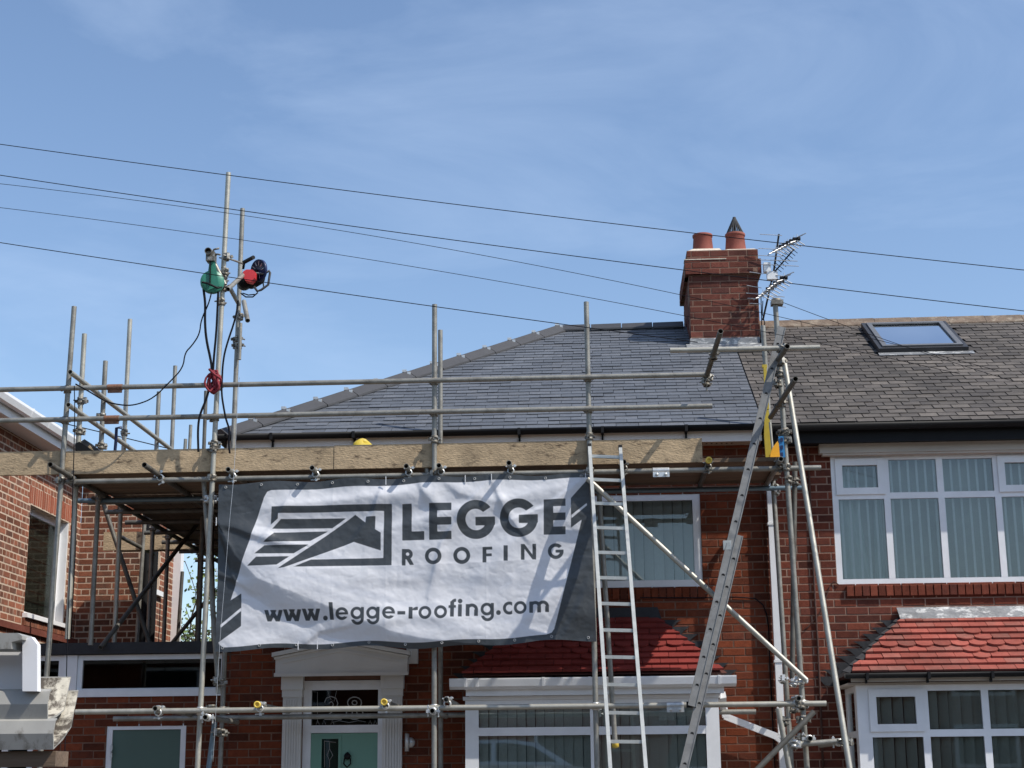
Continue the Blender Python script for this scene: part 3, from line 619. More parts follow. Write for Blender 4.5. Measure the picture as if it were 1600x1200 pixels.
# ------------------------------------------------------------------ bay (shared by both houses)
SC = [(-.5, .30), (-.46, .22), (-.38, .16), (-.30, .07), (-.18, .01), (0, -.02), (.18, .01), (.30, .07), (.38, .16), (.46, .22), (.5, .30)]
TILE = slab(.021, .029); TILE_S = slab(.021, .029, [(x * .98, y * 1.1 - .17) for x, y in SC])
def bay_roof(parent, xl, xr, xtl, xtr, ye, ze, zt, ms, centre, under):
    sv = Vector((0, -.02 - ye, zt - ze)); L = sv.length; s = sv.normalized()
    b_ = MB(); b_.add([(xl, ye, ze), (xr, ye, ze), (xtr, -.02, zt), (xtl, -.02, zt), (xl, -.02, ze), (xr, -.02, ze)], [(0, 1, 2, 3), (0, 4, 5, 1), (3, 2, 5, 4)])
    b_.add([(xl, ye, ze), (xtl, -.02, zt), (xl, -.02, ze), (xr, ye, ze), (xr, -.02, ze), (xtr, -.02, zt)], [(0, 1, 2), (3, 4, 5)], mi=1)
    rf = b_.build("bay_roof", [under, M['lead']], parent)
    W = .166; R9 = 9; G = L / R9
    want = {6: 0, 5: 1, 4: 99, 3: 1, 2: 0}
    def special(r, x):
        if r not in want: return False
        return abs(x - centre) < (.55 if want[r] == 0 else 1.05 if want[r] == 1 else 99) * W
    sp = lay_tiles(rf, "roof_tile", (0, ye, ze), PXN, s, R9, G, W, lambda d: xl + (xtl - xl) * d / L, lambda d: xr + (xtr - xr) * d / L, TILE, ms, limit=300, seed=9, special=special, length=1.3, wob=.04, rag=.002, trim=True)
    place_units(sp, rf, "roof_tile", TILE_S, ms, 300, "roof_tile")
    return rf, s
def step_flash(parent, xe, ze, xt, zt, sg, m, n=8):
    R = random.Random(8); h = (zt - ze) / n
    for i in range(n):
        z = ze + i * h; xa = xe + (xt - xe) * i / n; xb = xe + (xt - xe) * (i + 1) / n; e = R.uniform(.23, .27)
        k = MB(); y = -.0065 - .002 * (i % 2)
        k.prism([(xa + sg * .12, y, z - .03), (xb + sg * .12, y, z + h), (xb - sg * e, y, z + h + R.uniform(-.006, .006)), (xb - sg * e * .78, y, z + h * .55), (xa - sg * .06, y, z - .015)], (0, -.004, 0)); k.build("step_flashing", m, parent)
def hip_lead(parent, p, q, m, k=9):
    p = Vector(p); q = Vector(q); d = (q - p) / k
    for i in range(k):
        a = p + d * i; c = p + d * (i + 1.15); t = MB()
        t.bar(a + Vector((0, 0, .028)), c + Vector((0, 0, .012)), .075, .008, side=(1, 0, 0)); t.build("hip_soaker", m, parent)

BEY = -0.80
bxl, bxr = at(722, 1054, BEY).x, at(1136, 1054, BEY).x; bze = at(900, 1054, BEY).z; bzt = at(990, 969, -.02).z
bxtr = at(1028, 970, -.02).x; bxtl = bxl + (bxr - bxtr)
bcx = at(660 + 255, 1010, -.5).x
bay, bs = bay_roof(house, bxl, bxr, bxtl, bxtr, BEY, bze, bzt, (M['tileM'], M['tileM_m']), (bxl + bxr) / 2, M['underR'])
step_flash(bay, bxr, bze, bxtr, bzt, -1, M['lead']); step_flash(bay, bxl, bze, bxtl, bzt, 1, M['lead'])
k = MB(); k.prism([(bxtl - .05, -.02, bzt - .005), (bxtr + .04, -.02, bzt - .005), (bxtr + .0, -.008, bzt + .125), (bxtl, -.008, bzt + .125)], (0, -.006, 0)); k.build("apron_flashing", M['lead'], bay)
k = MB(); q0, q1 = at(957, 970, -.05), at(1003, 967, -.05); k.box((q0.x, -.085, bzt - .03), (q1.x, -.045, bzt - .003)); k.build("mortar_fillet", M['leadP'], bay)
# bay walls / frame
gzz = at(900, 1075, BEY).z
def square_gutter(mb, x0_, x1_, y, z0_, z1_):
    pf = [(y + .02, z1_), (y + .02, z0_ + .02), (y - .03, z0_), (y - .085, z0_ + .025), (y - .10, z1_ - .012), (y - .10, z1_), (y - .093, z1_), (y - .079, z0_ + .03), (y - .03, z0_ + .006), (y + .014, z0_ + .024), (y + .014, z1_)]
    mb.prism([(x0_, a, c) for a, c in pf], (x1_ - x0_, 0, 0))
zg1, zg0 = at(900, 1058, BEY - .06).z, at(900, 1075, BEY - .06).z
gx_a, gx_b = at(702, 1066, BEY - .06).x, at(1151, 1066, BEY - .06).x
g = MB(); square_gutter(g, gx_a, gx_b, BEY + .03, zg0, zg1); bg = g.build("bay_gutter", M['upvc'], house)
for px in (727, 745, 849, 921, 1124):
    x = at(px, 1066, BEY - .06).x; k = MB(); square_gutter(k, x - .012, x + .012, BEY + .025, zg0 - .004, zg1 + .003); k.build("gutter_bracket", M['upvc'], bg)
f = MB(); f.box((bxl + .03, BEY + .055, bz1 - .01), (bxr - .03, BEY + .08, zg1 - .02)); f.box((bxl + .05, BEY + .081, bz1 - .008), (bxr - .05, -.004, bz1 + .012)); f.build("bay_fascia", M['upvc'], house)
f = MB(); f.box((bx0 - .02, BAY_Y - .02, bz1 - .045), (bx1 + .02, BAY_Y + .05, bz1 - .011)); f.build("bay_head", M['upvc'], house)
zb_tr = at(900, 1142, BAY_Y).z
xm = at(928, 1110, BAY_Y).x
window(house, (0, BAY_Y, 0), PXN, NY, bx0, bx1, 0.75, bz1 - .046, mull=(xm,), trans=(zb_tr,), bar=.125, mw=.075, setback=0.0, gl='glassB', slat_w=.515, blind='blind', ang=.4, slat=.089, name="bay_window", room=1.6, room_e=-.04, head=.05)
for xx in (bx0, bx1 - .08):
    f = MB(); f.box((xx, BAY_Y + .062, 0.5), (xx + .08, -.004, bz1 - .046)); f.build("bay_cheek", M['upvc'], house)
f = MB(); f.box((bx0, BAY_Y + .01, 0), (bx1, -.004, .74)); f.build("bay_plinth", M['brick_m'], house)
# bay outlet pipe and main downpipe
dp = MB()
P3 = at(1214, 1151, -.13); P4 = at(1223, 1158, -.12)
dp.bar(at(1129, 1086, -.60), at(1129, 1097, -.45), .062, .062, side=(0, 1, 0)); dp.bar(at(1129, 1096, -.45), at(1130, 1104, -.15), .062, .062, side=(1, 0, 0)); dp.bar(at(1130, 1101, -.14), at(1134, 1121, -.14), .064, .064, side=(0, 1, 0)); dp.bar(at(1132, 1119, -.14), P3, .062, .062, side=(0, 1, 0)); dp.bar(P3, P4, .07, .07, side=(0, 1, 0))
dp.build("bay_downpipe", M['upvc'], house)
xd0, xd1 = at(1203, 768, -.06), at(1203, 768, -.06)
dp = MB(); dp.box((xd0.x - .033, -.10, 0), (xd0.x + .033, -.035, xd0.z + .3)); dpo = dp.build("downpipe", M['upvc'], house)
for py in (818, 1033):
    z = at(1205, py, -.1).z; k = MB(); k.box((xd0.x - .042, -.108, z - .012), (xd0.x + .042, -.02, z + .012)); k.build("pipe_clip", M['upvc'], dpo)
# cables on the wall
c = MB(); c.path([at(a, d_, -.012) for a, d_ in ((1000, 934), (1100, 934), (1150, 933), (1180, 935), (1192, 945), (1198, 960), (1201, 980), (1203, 1040), (1207, 1120), (1211, 1200))], .006); c.build("wall_cable", M['wire'], house)
# wall lamp beside the door
wl = thing("wall_lamp", at(638, 1160, 0), "small cylindrical up-down wall lamp on the brick right of the front door", "lamp")
q = at(636, 1160, -.09); k = MB(); k.lathe((q.x, q.y, q.z - .085), [(.001, 0), (.021, 0), (.021, .17), (.001, .17)], 16); k.build("lamp_tube", M['zinc'], wl)
k = MB(); k.lathe((q.x + .02, -.006, q.z), [(.001, .02), (.045, .018), (.05, 0)], 20, (0, -1, 0)); k.box((q.x - .008, -.075, q.z - .012), (q.x + .012, -.02, q.z + .012)); k.build("wall_plate", M['zinc'], wl)

# ================================================================== RIGHT HOUSE
houseR = thing("brick_house", (4, 3, 0), "red brick semi with old grey-brown slate roof and a skylight, right of the scaffolding", "house")
rx0 = at(1302, 800, 0).x; rx1 = rx0 + 3.0; rz1 = at(1400, 709, 0).z; rz0 = at(1400, 913, 0).z
RB = -0.70
rbx0 = at(1340, 1120, RB).x; rbx1 = rbx0 + 2.65; rbz1 = at(1450, 1066, RB).z
XR = 6.95
opsR = [(rx0, rx1, rz0, rz1), (rbx0 + .06, rbx1 - .06, .5, rbz1)]
wall_r = brick_wall(houseR, (0, 0, 0), PXN, NY, XP + .002, XR, 0.0, EAVE_Z - .06, opsR, (M['brickR'], M['brickR_m']), M['mortarR'], seed=4, name="front_wall", limit=290)
soldier_row(wall_r, (0, 0, 0), PXN, NY, rx0 + .08, rx1, rz0 - .118, rz0 - .008, 0.0765, (M['brickR'], M['brickR_m']), name="sill_brick", proud=.03)
b = MB(); b.box((XR - .22, .23, 0), (XR, 7.0, EAVE_Z)); b.box((XP, 6.8, 0), (XR - .22, 7.0, EAVE_Z)); b.build("side_wall", M['brickR_m'], houseR)
rb = MB(); rb.add([(XP, EAVE_Y, EAVE_Z), (XR + .1, EAVE_Y, EAVE_Z), (XR + .1, RIDGE_Y, RIDGE_Z), (XP, RIDGE_Y, RIDGE_Z), (XR + .1, bk, EAVE_Z), (XP, bk, EAVE_Z)], [(0, 1, 2, 3), (3, 2, 4, 5), (1, 4, 2), (0, 3, 5), (0, 5, 4, 1)])
roof_r = rb.build("roof", M['underlay'], houseR)
SLATE_R = slab(.0055, .0095)
# skylight rectangle on the slope
def on_roof(px, py):
    d = _r * ((px - 800) / FPX) - _u * ((py - 600) / FPX) + _f
    t = (EAVE_Z + (CAM.y - EAVE_Y) * SL - CAM.z) / (d.z - SL * d.y); return CAM + d * t
s_a, s_b, s_c = on_roof(1377, 556), on_roof(1512, 550), on_roof(1345, 514)
sx0, sx1, sy0, sy1 = s_a.x - .02, s_b.x, (s_a.y + s_b.y) / 2, s_c.y
nr = PXN.cross(slope)
in_sky = lambda p: sx0 - .02 < p.x < sx1 + .02 and sy0 - .02 < p.y < sy1 + .03
lay_tiles(roof_r, "slate", (0, EAVE_Y, EAVE_Z + .002), PXN, slope, 31, rows_len / 31, 0.186, lambda d: XP + .004, lambda d: XR + .1, SLATE_R, (M['slateR'], M['slateR_m']), seed=15, skip=in_sky, rag=.02, joint=.010)
capping(roof_r, "ridge_tile", (XP, RIDGE_Y, RIDGE_Z - .02), (XR + .1, RIDGE_Y, RIDGE_Z - .02), 12, 0.15, 0.11, M['ridgeR'], lift=.055, gap=.006)
# verge line of old slates against new roof
# skylight
SO = lambda x, y, h: Vector((x, y, roofz(y))) + nr * h
skyl = thing("skylight", SO((sx0 + sx1) / 2, sy0, 0), "dark framed roof window set in the old slate roof near its ridge", "skylight")
def ring(x0_, x1_, y0_, y1_, wx_, wy_, h0, h1, name, m, par):
    k = MB()
    for a, c, d_, e in ((x0_, x1_, y0_, y0_ + wy_), (x0_, x1_, y1_ - wy_, y1_), (x0_, x0_ + wx_, y0_ + wy_, y1_ - wy_), (x1_ - wx_, x1_, y0_ + wy_, y1_ - wy_)):
        k.prism([SO(a, d_, h0), SO(c, d_, h0), SO(c, e, h0), SO(a, e, h0)], nr * (h1 - h0))
    return k.build(name, m, par)
ring(sx0, sx1, sy0, sy1, .10, .09, -.01, .075, "skylight_frame", M['frame'], skyl)
ring(sx0 + .05, sx1 - .05, sy0 + .05, sy1 - .05, .055, .05, .077, .092, "cover_strip", mat("grey_metal", (.16, .16, .16), .45, .3), skyl)
k = MB(); k.prism([SO(sx0 + .08, sy0 + .08, .06), SO(sx1 - .08, sy0 + .08, .06), SO(sx1 - .08, sy1 - .08, .06), SO(sx0 + .08, sy1 - .08, .06)], nr * .008); k.build("pane", M['glassS'], skyl)
k = MB(); k.prism([SO(sx0 + .1, sy0 + .1, .004), SO(sx1 - .1, sy0 + .1, .004), SO(sx1 - .1, sy1 - .1, .004), SO(sx0 + .1, sy1 - .1, .004)], nr * .01); k.build("inner_blind", mat("skylight_blind", (.16, .17, .18), .8), skyl)
k = MB(); k.prism([SO(sx0 - .01, sy0 - .09, .018), SO(sx1 + .05, sy0 - .09, .018), SO(sx1 + .05, sy0 - .003, .022), SO(sx0 - .01, sy0 - .003, .022)], nr * .006); k.build("lead_apron", M['leadP'], skyl)
# gutter + fascia
g = MB(); half_gutter(g, (XP - .045, gy - .01, gz - .015), (XR + .1, gy - .01, gz - .015), .062); gR = g.build("gutter", M['black'], houseR)
f = MB(); f.box((XP - .01, EAVE_Y + .02, EAVE_Z - .19), (XR + .1, EAVE_Y + .045, EAVE_Z - .012)); f.box((XP + .0, EAVE_Y + .046, EAVE_Z - .175), (XR, -.002, EAVE_Z - .16)); f.build("fascia", M['black'], houseR)
lz1, lz0 = at(1400, 688, -.1).z, at(1400, 706, -.1).z; lx = at(1280, 697, -.1).x
f = MB(); f.box((lx, -.10, lz0), (rx1 + .2, -.003, lz1)); f.box((lx + .03, -.085, lz0 - .02), (rx1 + .2, -.003, lz0 - .001)); f.build("window_head_board", M['cream'], houseR)
tz = at(1400, 774, 0).z
mr_ = [at(px, 800, 0).x for px in (1388, 1473, 1562)]
window(houseR, (0, 0, 0), PXN, NY, rx0, rx1, rz0, rz1, mull=tuple(mr_) + (mr_[2] + .55, mr_[2] + 1.1), trans=(tz,), casements=((0, 1), (3, 1)), bar=.058, mw=.062, setback=.005, gl='glassU', blind='blindW', ang=.35, slat=.085, slat_w=.13, net='net', curtains=((rx0 + .05, rx0 + .38, -1), (mr_[0] - .14, mr_[0] - .03, 1)), room=1.5)
# bay
RBE = -0.86
cxl = at(1322, 1052, RBE).x; cze = at(1500, 1053, RBE).z; czt = at(1500, 967, -.02).z; cxtl = at(1410, 967, -.02).x
cxr = rbx1 + .2; cxtr = cxr - (cxtl - cxl)
bayR, _s = bay_roof(houseR, cxl, cxr, cxtl, cxtr, RBE, cze, czt, (M['tile'], M['tile_m']), at(1525, 1010, -.45).x, M['underR'])
step_flash(bayR, cxl - .02, cze - .03, cxtl, czt, 1, M['lead'], n=9)
hip_lead(bayR, (cxl, RBE, cze), (cxtl, -.02, czt), M['lead'])
k = MB(); k.prism([(cxtl - .02, -.10, czt - .055), (cxtr + .02, -.10, czt - .055), (cxtr, -.012, czt + .115), (cxtl - .05, -.012, czt + .115)], (0, -.008, .004)); k.build("apron_flashing", M['leadP'], bayR)
g = MB(); half_gutter(g, (cxl - .02, RBE - .05, cze + .012), (cxr, RBE - .05, cze + .012), .045); gb = g.build("bay_gutter", M['black'], houseR)
for px in (1353, 1449, 1548):
    x = at(px, 1060, RBE).x; k = MB(); k.box((x - .013, RBE - .10, cze - .045), (x + .013, RBE - .01, cze + .016)); k.box((x - .009, RBE - .02, cze - .075), (x + .009, RBE + .02, cze - .046)); k.build("gutter_bracket", M['black'], gb)
f = MB(); f.box((rbx0 - .06, RBE + .02, rbz1 + .002), (rbx1 + .1, RBE + .045, cze - .0)); f.box((rbx0 - .08, RB - .03, rbz1 - .02), (rbx1 + .1, -.004, rbz1 + .0)); f.build("bay_fascia", M['cream'], houseR)
tz2 = at(1400, 1146, RB).z
mb_ = [at(px, 1130, RB).x for px in (1447, 1542)]
window(houseR, (0, RB, 0), PXN, NY, rbx0, rbx1, .75, rbz1 - .021, mull=tuple(mb_) + (mb_[1] + .62, mb_[1] + 1.24), trans=(tz2,), casements=((0, 1),), bar=.125, mw=.065, setback=0, gl='glass', blind='blindD', ang=.75, slat=.105, slat_w=.55, name="bay_window", room=1.6, room_e=-.04, head=.055)
window(houseR, (rbx0, 0, 0), (0, -1, 0), NXN, .012, -RB - .064, .75, rbz1 - .023, trans=(tz2,), bar=.075, mw=.06, setback=0, gl='glass', blind='blindD', ang=.4, slat=.1, name="bay_side_window", room=0, head=.05)
f = MB(); f.box((rbx0, RB + .01, 0), (rbx1, -.004, .74)); f.build("bay_plinth", M['brickR_m'], houseR)
# dark service pipe down the brickwork by the party line
c = MB(); c.path([at(a, d_, -.015) for a, d_ in ((1262, 700), (1268, 820), (1273, 930), (1278, 1010), (1282, 1100), (1286, 1200))], .011); c.path([at(a, d_, -.012) for a, d_ in ((1311, 914), (1303, 908), (1297, 915), (1292, 930), (1288, 945), (1280, 960), (1262, 980), (1256, 985))], .005); c.build("wall_pipe", mat("brown_pipe", (.07, .03, .022), .7), houseR)

# ================================================================== CHIMNEY
CY = 2.45
chim = thing("chimney", (1.55, 3.1, 6.6), "brick chimney stack on the ridge between new and old roofs, with corbelled top", "chimney")
cx0, cx1 = at(1078, 480, CY).x, at(1186, 480, CY).x; cz0 = 6.2; cz_f = at(1130, 532, CY).z
czc, czd, czt_ = at(1130, 429, CY).z, at(1130, 407, CY).z, at(1130, 391, CY).z
CD = 1.25
def stack(x0_, x1_, y0_, y1_, z0_, z1_, nm, seed, lim):
    w = brick_wall(chim, (0, y0_, 0), PXN, NY, x0_, x1_, z0_, z1_, [], (M['brickC'], M['brickC_m']), M['mortarC'], seed=seed, name=nm, limit=lim, thick=.3, jit=.003)
    brick_wall(chim, (x0_, 0, 0), (0, -1, 0), NXN, -y1_, -y0_ - .006, z0_, z1_, [], (M['brickC'], M['brickC_m']), M['mortarC'], seed=seed + 1, name=nm, limit=40, thick=.3, jit=.003)
    k = MB(); k.box((x0_ + .31, y0_ + .31, z0_), (x1_ - .003, y1_, z1_)); k.build(nm, M['brickC_m'], chim)
stack(cx0, cx1, CY, CY + CD, cz0, czc, "shaft", 21, 130)
stack(cx0 - .045, cx1 + .045, CY - .045, CY + CD + .045, czc, czd, "corbel", 23, 60)
stack(cx0 - .015, cx1 + .015, CY - .015, CY + CD + .015, czd, czt_, "cap_course", 25, 60)
fl = MB()
for xa, xb, hgt in ((cx0 - .01, (cx0 + cx1) / 2 - .003, .06), ((cx0 + cx1) / 2 + .003, cx1 + .01, .045)):
    fl.add([(xa, CY, czt_), (xb, CY, czt_), (xb, CY + CD, czt_), (xa, CY + CD, czt_), (xa + .08, CY + .1, czt_ + hgt), (xb - .02, CY + .1, czt_ + hgt), (xb - .02, CY + CD - .1, czt_ + hgt), (xa + .08, CY + CD - .1, czt_ + hgt)], [(0, 1, 5, 4), (1, 2, 6, 5), (2, 3, 7, 6), (3, 0, 4, 7), (4, 5, 6, 7)])
fl.build("flaunching", M['flaunch'], chim)
fl = MB(); fl.box((cx0 - .05, CY - .052, czd + .001), (cx0 + .45, CY + .1, czd + .012)); fl.build("mortar_fillet", M['flaunch'], chim)
b = MB(); b.prism([(cx0 - .03, CY - .03, cz_f - .12), (cx1 + .03, CY - .03, cz_f - .12), (cx1 + .01, CY - .012, cz_f + .03), (cx0 - .01, CY - .012, cz_f + .03)], (0, .008, 0)); b.prism([(cx0 - .06, CY - .30, roofz(CY - .30) + .022), (cx1 + .06, CY - .30, roofz(CY - .30) + .022), (cx1 + .06, CY - .01, roofz(CY) + .03), (cx0 - .06, CY - .01, roofz(CY) + .03)], (0, -.003, .006)); b.build("lead_flashing", M['leadP'], chim)
def pot(px, y, h, lab, cowl=False):
    x = at(px, 380, y).x; t = thing("chimney_pot", (x, y, czt_ + .03), lab, "chimney pot", "terracotta chimney pots on the stack")
    k = MB(); k.lathe((x, y, czt_ + .02), [(.128, 0), (.125, h * .3), (.112, h * .86), (.116, h * .88), (.122, h * .9), (.122, h), (.098, h), (.095, h * .4)], 22); k.build("pot_body", M['pot'], t)
    if cowl:
        c_ = MB(); top = Vector((x, y, czt_ + .02 + h + .21))
        for i in range(20):
            a_ = 2 * math.pi * i / 20; c_.tube((x + .105 * math.cos(a_), y + .105 * math.sin(a_), czt_ + .02 + h), top + Vector((.012 * math.cos(a_), .012 * math.sin(a_), 0)), .0075, 5)
        c_.lathe(tuple(top), [(.02, -.02), (.02, .012), (.001, .016)], 8); c_.lathe((x, y, czt_ + .02 + h), [(.109, 0), (.109, .012), (.1, .012)], 20); c_.build("wire_cowl", M['lead'], t)
pot(1098, CY + .28, .27, "terracotta pot at the front left of the chimney stack"); pot(1149, CY + .28, .27, "terracotta pot under the conical wire cowl", True)
pot(1092, CY + .88, .24, "terracotta pot behind the front left pot, mostly hidden"); pot(1142, CY + .88, .24, "terracotta pot behind the cowled pot, mostly hidden")
# aerials
def aerial(cx_, cz_, yv, boom_px, n_el, lab, el_px, white_tip):
    t = thing("tv_aerial", at(*boom_px[0], yv), lab, "aerial", "television aerials beside the chimney")
    A, B = at(*boom_px[0], yv), at(*boom_px[1], yv - .5)
    k = MB(); k.bar(A, B, .018, .018); k.build("boom", M['black'], t)
    d = B - A
    k = MB(); dirv = Vector((.8, -.2, -.25)).normalized()
    for i in range(n_el):
        p_ = A + d * (i + .5) / n_el
        for sx in (1, -1): k.tube(p_ + Vector((0, 0, .02)), p_ + Vector((sx * el_px * .9, -.05 * sx, .05 * sx)), .0065, 5); k.tube(p_ - Vector((0, 0, .02)), p_ + Vector((sx * el_px * .8, .05 * sx, -.06)), .0065, 5)
        k.tube(p_ - Vector((0, 0, .05)), p_ + Vector((0, 0, .06)), .004, 5)
    k.build("element", M['antenna'], t)
    k = MB()
    for i in range(5):
        p_ = A + d * (.35 + i * .14); k.box(tuple(p_ - Vector((.045, .02, .012))), tuple(p_ + Vector((.045, .02, .018))))
    k.build("clip", M['black'], t)
    return t
t1 = aerial(0, 0, CY - .05, [(1210, 392), (1248, 372)], 8, "upper many-barbed television aerial right of the chimney", .11, True)
t2 = aerial(0, 0, CY - .05, [(1190, 462), (1228, 432)], 8, "lower many-barbed television aerial against the chimney edge", .12, True)
t3 = thing("tv_aerial", at(1213, 420, CY), "long-rod aerial with plain horizontal rods above the other aerials", "aerial", "television aerials beside the chimney")
k = MB(); k.bar(at(1217, 366, CY), at(1209, 424, CY), .022, .022); k.bar(at(1209, 424, CY), at(1192, 500, CY), .022, .022); k.build("mast", M['black'], t3)
k = MB()
for (a, c_), (d_, e) in (((1187, 366), (1222, 368)), ((1185, 388), (1222, 390)), ((1184, 399), (1222, 401)), ((1187, 406), (1246, 408)), ((1189, 413), (1248, 416)), ((1171, 425), (1192, 428)), ((1167, 446), (1190, 450)), ((1166, 458), (1190, 460)), ((1168, 466), (1190, 467)), ((1171, 474), (1190, 475)), ((1205, 462), (1226, 464)), ((1214, 478), (1228, 480)), ((1212, 430), (1228, 432))):
    k = MB(); k.tube(at(a, c_, CY - .1), at(d_, e, CY - .12), .0045, 5); k.build("rod", M['antenna'], t3)
k = MB(); k.bar(at(1211, 424, CY - .1), at(1240, 390, CY - .1), .016, .016); k.build("boom", M['wire'], t3)
k = MB()
for i in range(8):
    a = 1214 + i * 3.6; c_ = 420 - i * 4.2; k.tube(at(a - 6, c_ - 5, CY - .11), at(a + 7, c_ + 5, CY - .11), .004, 5)
k.build("cross_rod", M['wire'], t3)
k = MB(); k.box(tuple(at(1194, 424, CY - .1)), tuple(at(1201, 418, CY - .05) + Vector((.02, .05, .05)))); k.box(tuple(at(1199, 436, CY - .1)), tuple(at(1214, 426, CY - .03))); k.build("junction_box", M['white'], t3)
k = MB(); k.path([at(a, c_, CY - .03) for a, c_ in ((1192, 470), (1191, 490), (1195, 505), (1190, 530), (1188, 542))], .006, 5); k.path([at(a, c_, CY - .03) for a, c_ in ((1189, 462), (1190, 500), (1188, 535))], .006, 5); k.build("lead_cable", M['wire'], t3)

# ================================================================== SIDE EXTENSION
ext = thing("side_extension", (-5, 1.5, 0), "flat-roofed brick side extension with high strip window and green door", "extension")
EY = 0.03; EX0, EX1 = -6.52, X0 - .004
ez = at(200, 1022, EY).z; ezt = at(200, 1004, EY).z
w0, w1 = at(120, 1050, EY).x, at(352, 1050, EY).x; wz_0, wz_1 = at(200, 1083, EY).z, ez - .004
v0, v1 = at(20, 1050, EY).x, at(98, 1050, EY).x
d0, d1 = at(166, 1160, EY).x, at(290, 1160, EY).x; dz = at(230, 1131, EY).z
k0, k1 = at(-40, 1190, EY).x, at(50, 1190, EY).x
wall_e = brick_wall(ext, (0, EY, 0), PXN, NY, EX0, EX1, 0, ez, [(v0, w1, wz_0, ez + 1), (d0, d1, 0, dz), (k0, k1, 0.2, at(20, 1150, EY).z)], (M['brick'], M['brick_m']), M['mortar'], seed=31, name="front_wall", limit=260)
b = MB(); b.box((EX0, EY - .05, ez + .002), (EX1, EY + .0, ezt)); b.build("roof_fascia", M['lead'], ext)
b = MB(); b.box((EX0, EY + .001, ez + .01), (EX1, 3.9, ezt - .01)); b.build("flat_roof", M['underlay'], ext)
b = MB(); b.box((EX0, 3.9, 0), (EX1, 3.95, ez)); b.box((EX0, .26, 0), (EX0 + .1, 3.9, ez)); b.build("rear_wall", M['brick_m'], ext)
window(ext, (0, EY, 0), PXN, NY, w0, w1, wz_0, wz_1, bar=.05, setback=.02, gl='glassD', sill=False, name="strip_window", room=1.0)
b = MB(); b.box((w0 - .0, EY - .03, wz_0 - .035), (w1 - .03, EY + .018, wz_0 + .035)); b.build("window_sill", M['upvc'], ext)
window(ext, (0, EY, 0), PXN, NY, v0, v1, wz_0, wz_1, bar=.05, setback=.02, gl='glassD', name="strip_window", room=1.0)
window(ext, (0, EY, 0), PXN, NY, k0, k1, .2, at(20, 1150, EY).z, bar=.06, mull=((k0 + k1) / 2,), setback=.02, gl='glassD', name="side_window", room=1.0)
b = MB(); b.box((v1 + .002, EY - .0, wz_0), (w0 - .002, EY + .06, wz_1)); b.build("mullion_panel", M['upvc'], ext)
fr = MB(); q = .055; fr.box((d0, EY + .01, 0), (d0 + q, EY + .08, dz)); fr.box((d1 - q, EY + .01, 0), (d1, EY + .08, dz)); fr.box((d0 + q, EY + .012, dz - q), (d1 - q, EY + .08, dz)); fr.build("door_frame", M['upvc'], ext)
b = MB(); b.box((d0 + q, EY + .03, 0), (d1 - q, EY + .07, dz - q)); de = b.build("door", M['green2'], ext)
b = MB(); hx = at(174, 1172, EY).x
for zz in (at(174, 1168, EY).z, at(174, 1180, EY).z): b.box((hx - .012, EY - .006, zz - .02), (hx + .012, EY + .009, zz + .02)); b.box((hx - .004, EY - .012, zz - .05), (hx + .01, EY - .0065, zz + .035))
b.build("hinge", M['zinc'], de)

# ================================================================== LEFT HOUSE
houseL = thing("brick_house", (-8, 3, 0), "weathered brick neighbouring house at left with white gutter, seen on its sunlit flank", "house")
LX = -6.54; LB = 4.0; LC = -5.755
LZT = 5.46
wy0, wy1 = at_x(47, 850, LX).y, at_x(108, 880, LX).y
wzt, wzb = 4.745, 3.47
wy0 = 2.16; wy1 = 3.56
wl_ = brick_wall(houseL, (LX, 0, 0), (0, 1, 0), PXN, -1.5, LB, 0, LZT, [(wy0, wy1, wzb, wzt)], (M['brickL'], M['brickL_m']), M['mortarL'], headers=2, joint=.014, seed=41, name="flank_wall", limit=150, recess=.0022, jit=.0008,
                 skip=lambda p: wy0 - .06 < p.y < wy1 + .06 and (wzt - .0 < p.z < wzt + .232 or wzb - .12 < p.z < wzb) or 3.27 < p.z < 3.345)
soldier_row(wl_, (LX, 0, 0), (0, 1, 0), PXN, wy0 - .06, wy1 + .06, wzt + .004, wzt + .232, .0735, (M['lintel'], M['lintel_m']))
soldier_row(wl_, (LX, 0, 0), (0, 1, 0), PXN, wy0 - .06, wy1 + .06, wzb - .125, wzb - .03, .0735, (M['brickL'], M['brickL_m']), name="sill_brick", proud=.03)
b = MB(); b.box((LX - .1, -1.5, 3.272), (LX + .035, LB - .001, 3.343)); b.build("string_course", M['brickC_m'], houseL)
b = MB(); b.box((LX - .05, wy0 - .05, wzb - .03), (LX + .06, wy1 + .03, wzb + .02)); b.build("window_sill", M['white2'], houseL)
wl2 = MB(); xx = LX - .10
for a, c_, d_, e in ((wy0, wy0 + .06, wzb + .02, wzt), (wy1 - .06, wy1, wzb + .02, wzt), (wy0 + .06, wy1 - .06, wzt - .07, wzt), (wy0 + .06, wy1 - .06, wzb + .02, wzb + .07)): wl2.box((xx - .05, a, d_), (xx, c_, e))
wl2.box((xx + .001, wy1 - .022, wzb + .02), (LX - .008, wy1 - .002, wzt))
lw = wl2.build("window", M['white2'], houseL)
b = MB(); b.box((xx - .03, wy0 + .055, wzb + .065), (xx - .024, wy1 - .055, wzt - .065)); b.build("pane", M['glassL'], lw)
for i in range(9):
    b = MB(); z = wzb + .1 + i * .125; b.prism([(xx - .055, wy0 + .05, z), (xx - .055, wy1 - .05, z), (xx - .068, wy1 - .05, z + .123), (xx - .068, wy0 + .05, z + .123)], (-.003, 0, 0)); b.build("roller_fold", M['room'], lw)
brick_wall(houseL, (0, LB, 0), PXN, NY, LX + .002, LC, 0, LZT, [], (M['brickL'], M['brickL_m']), M['mortarL'], seed=43, joint=.013, headers=4, name="return_wall", limit=110, recess=.0022, jit=.0008)
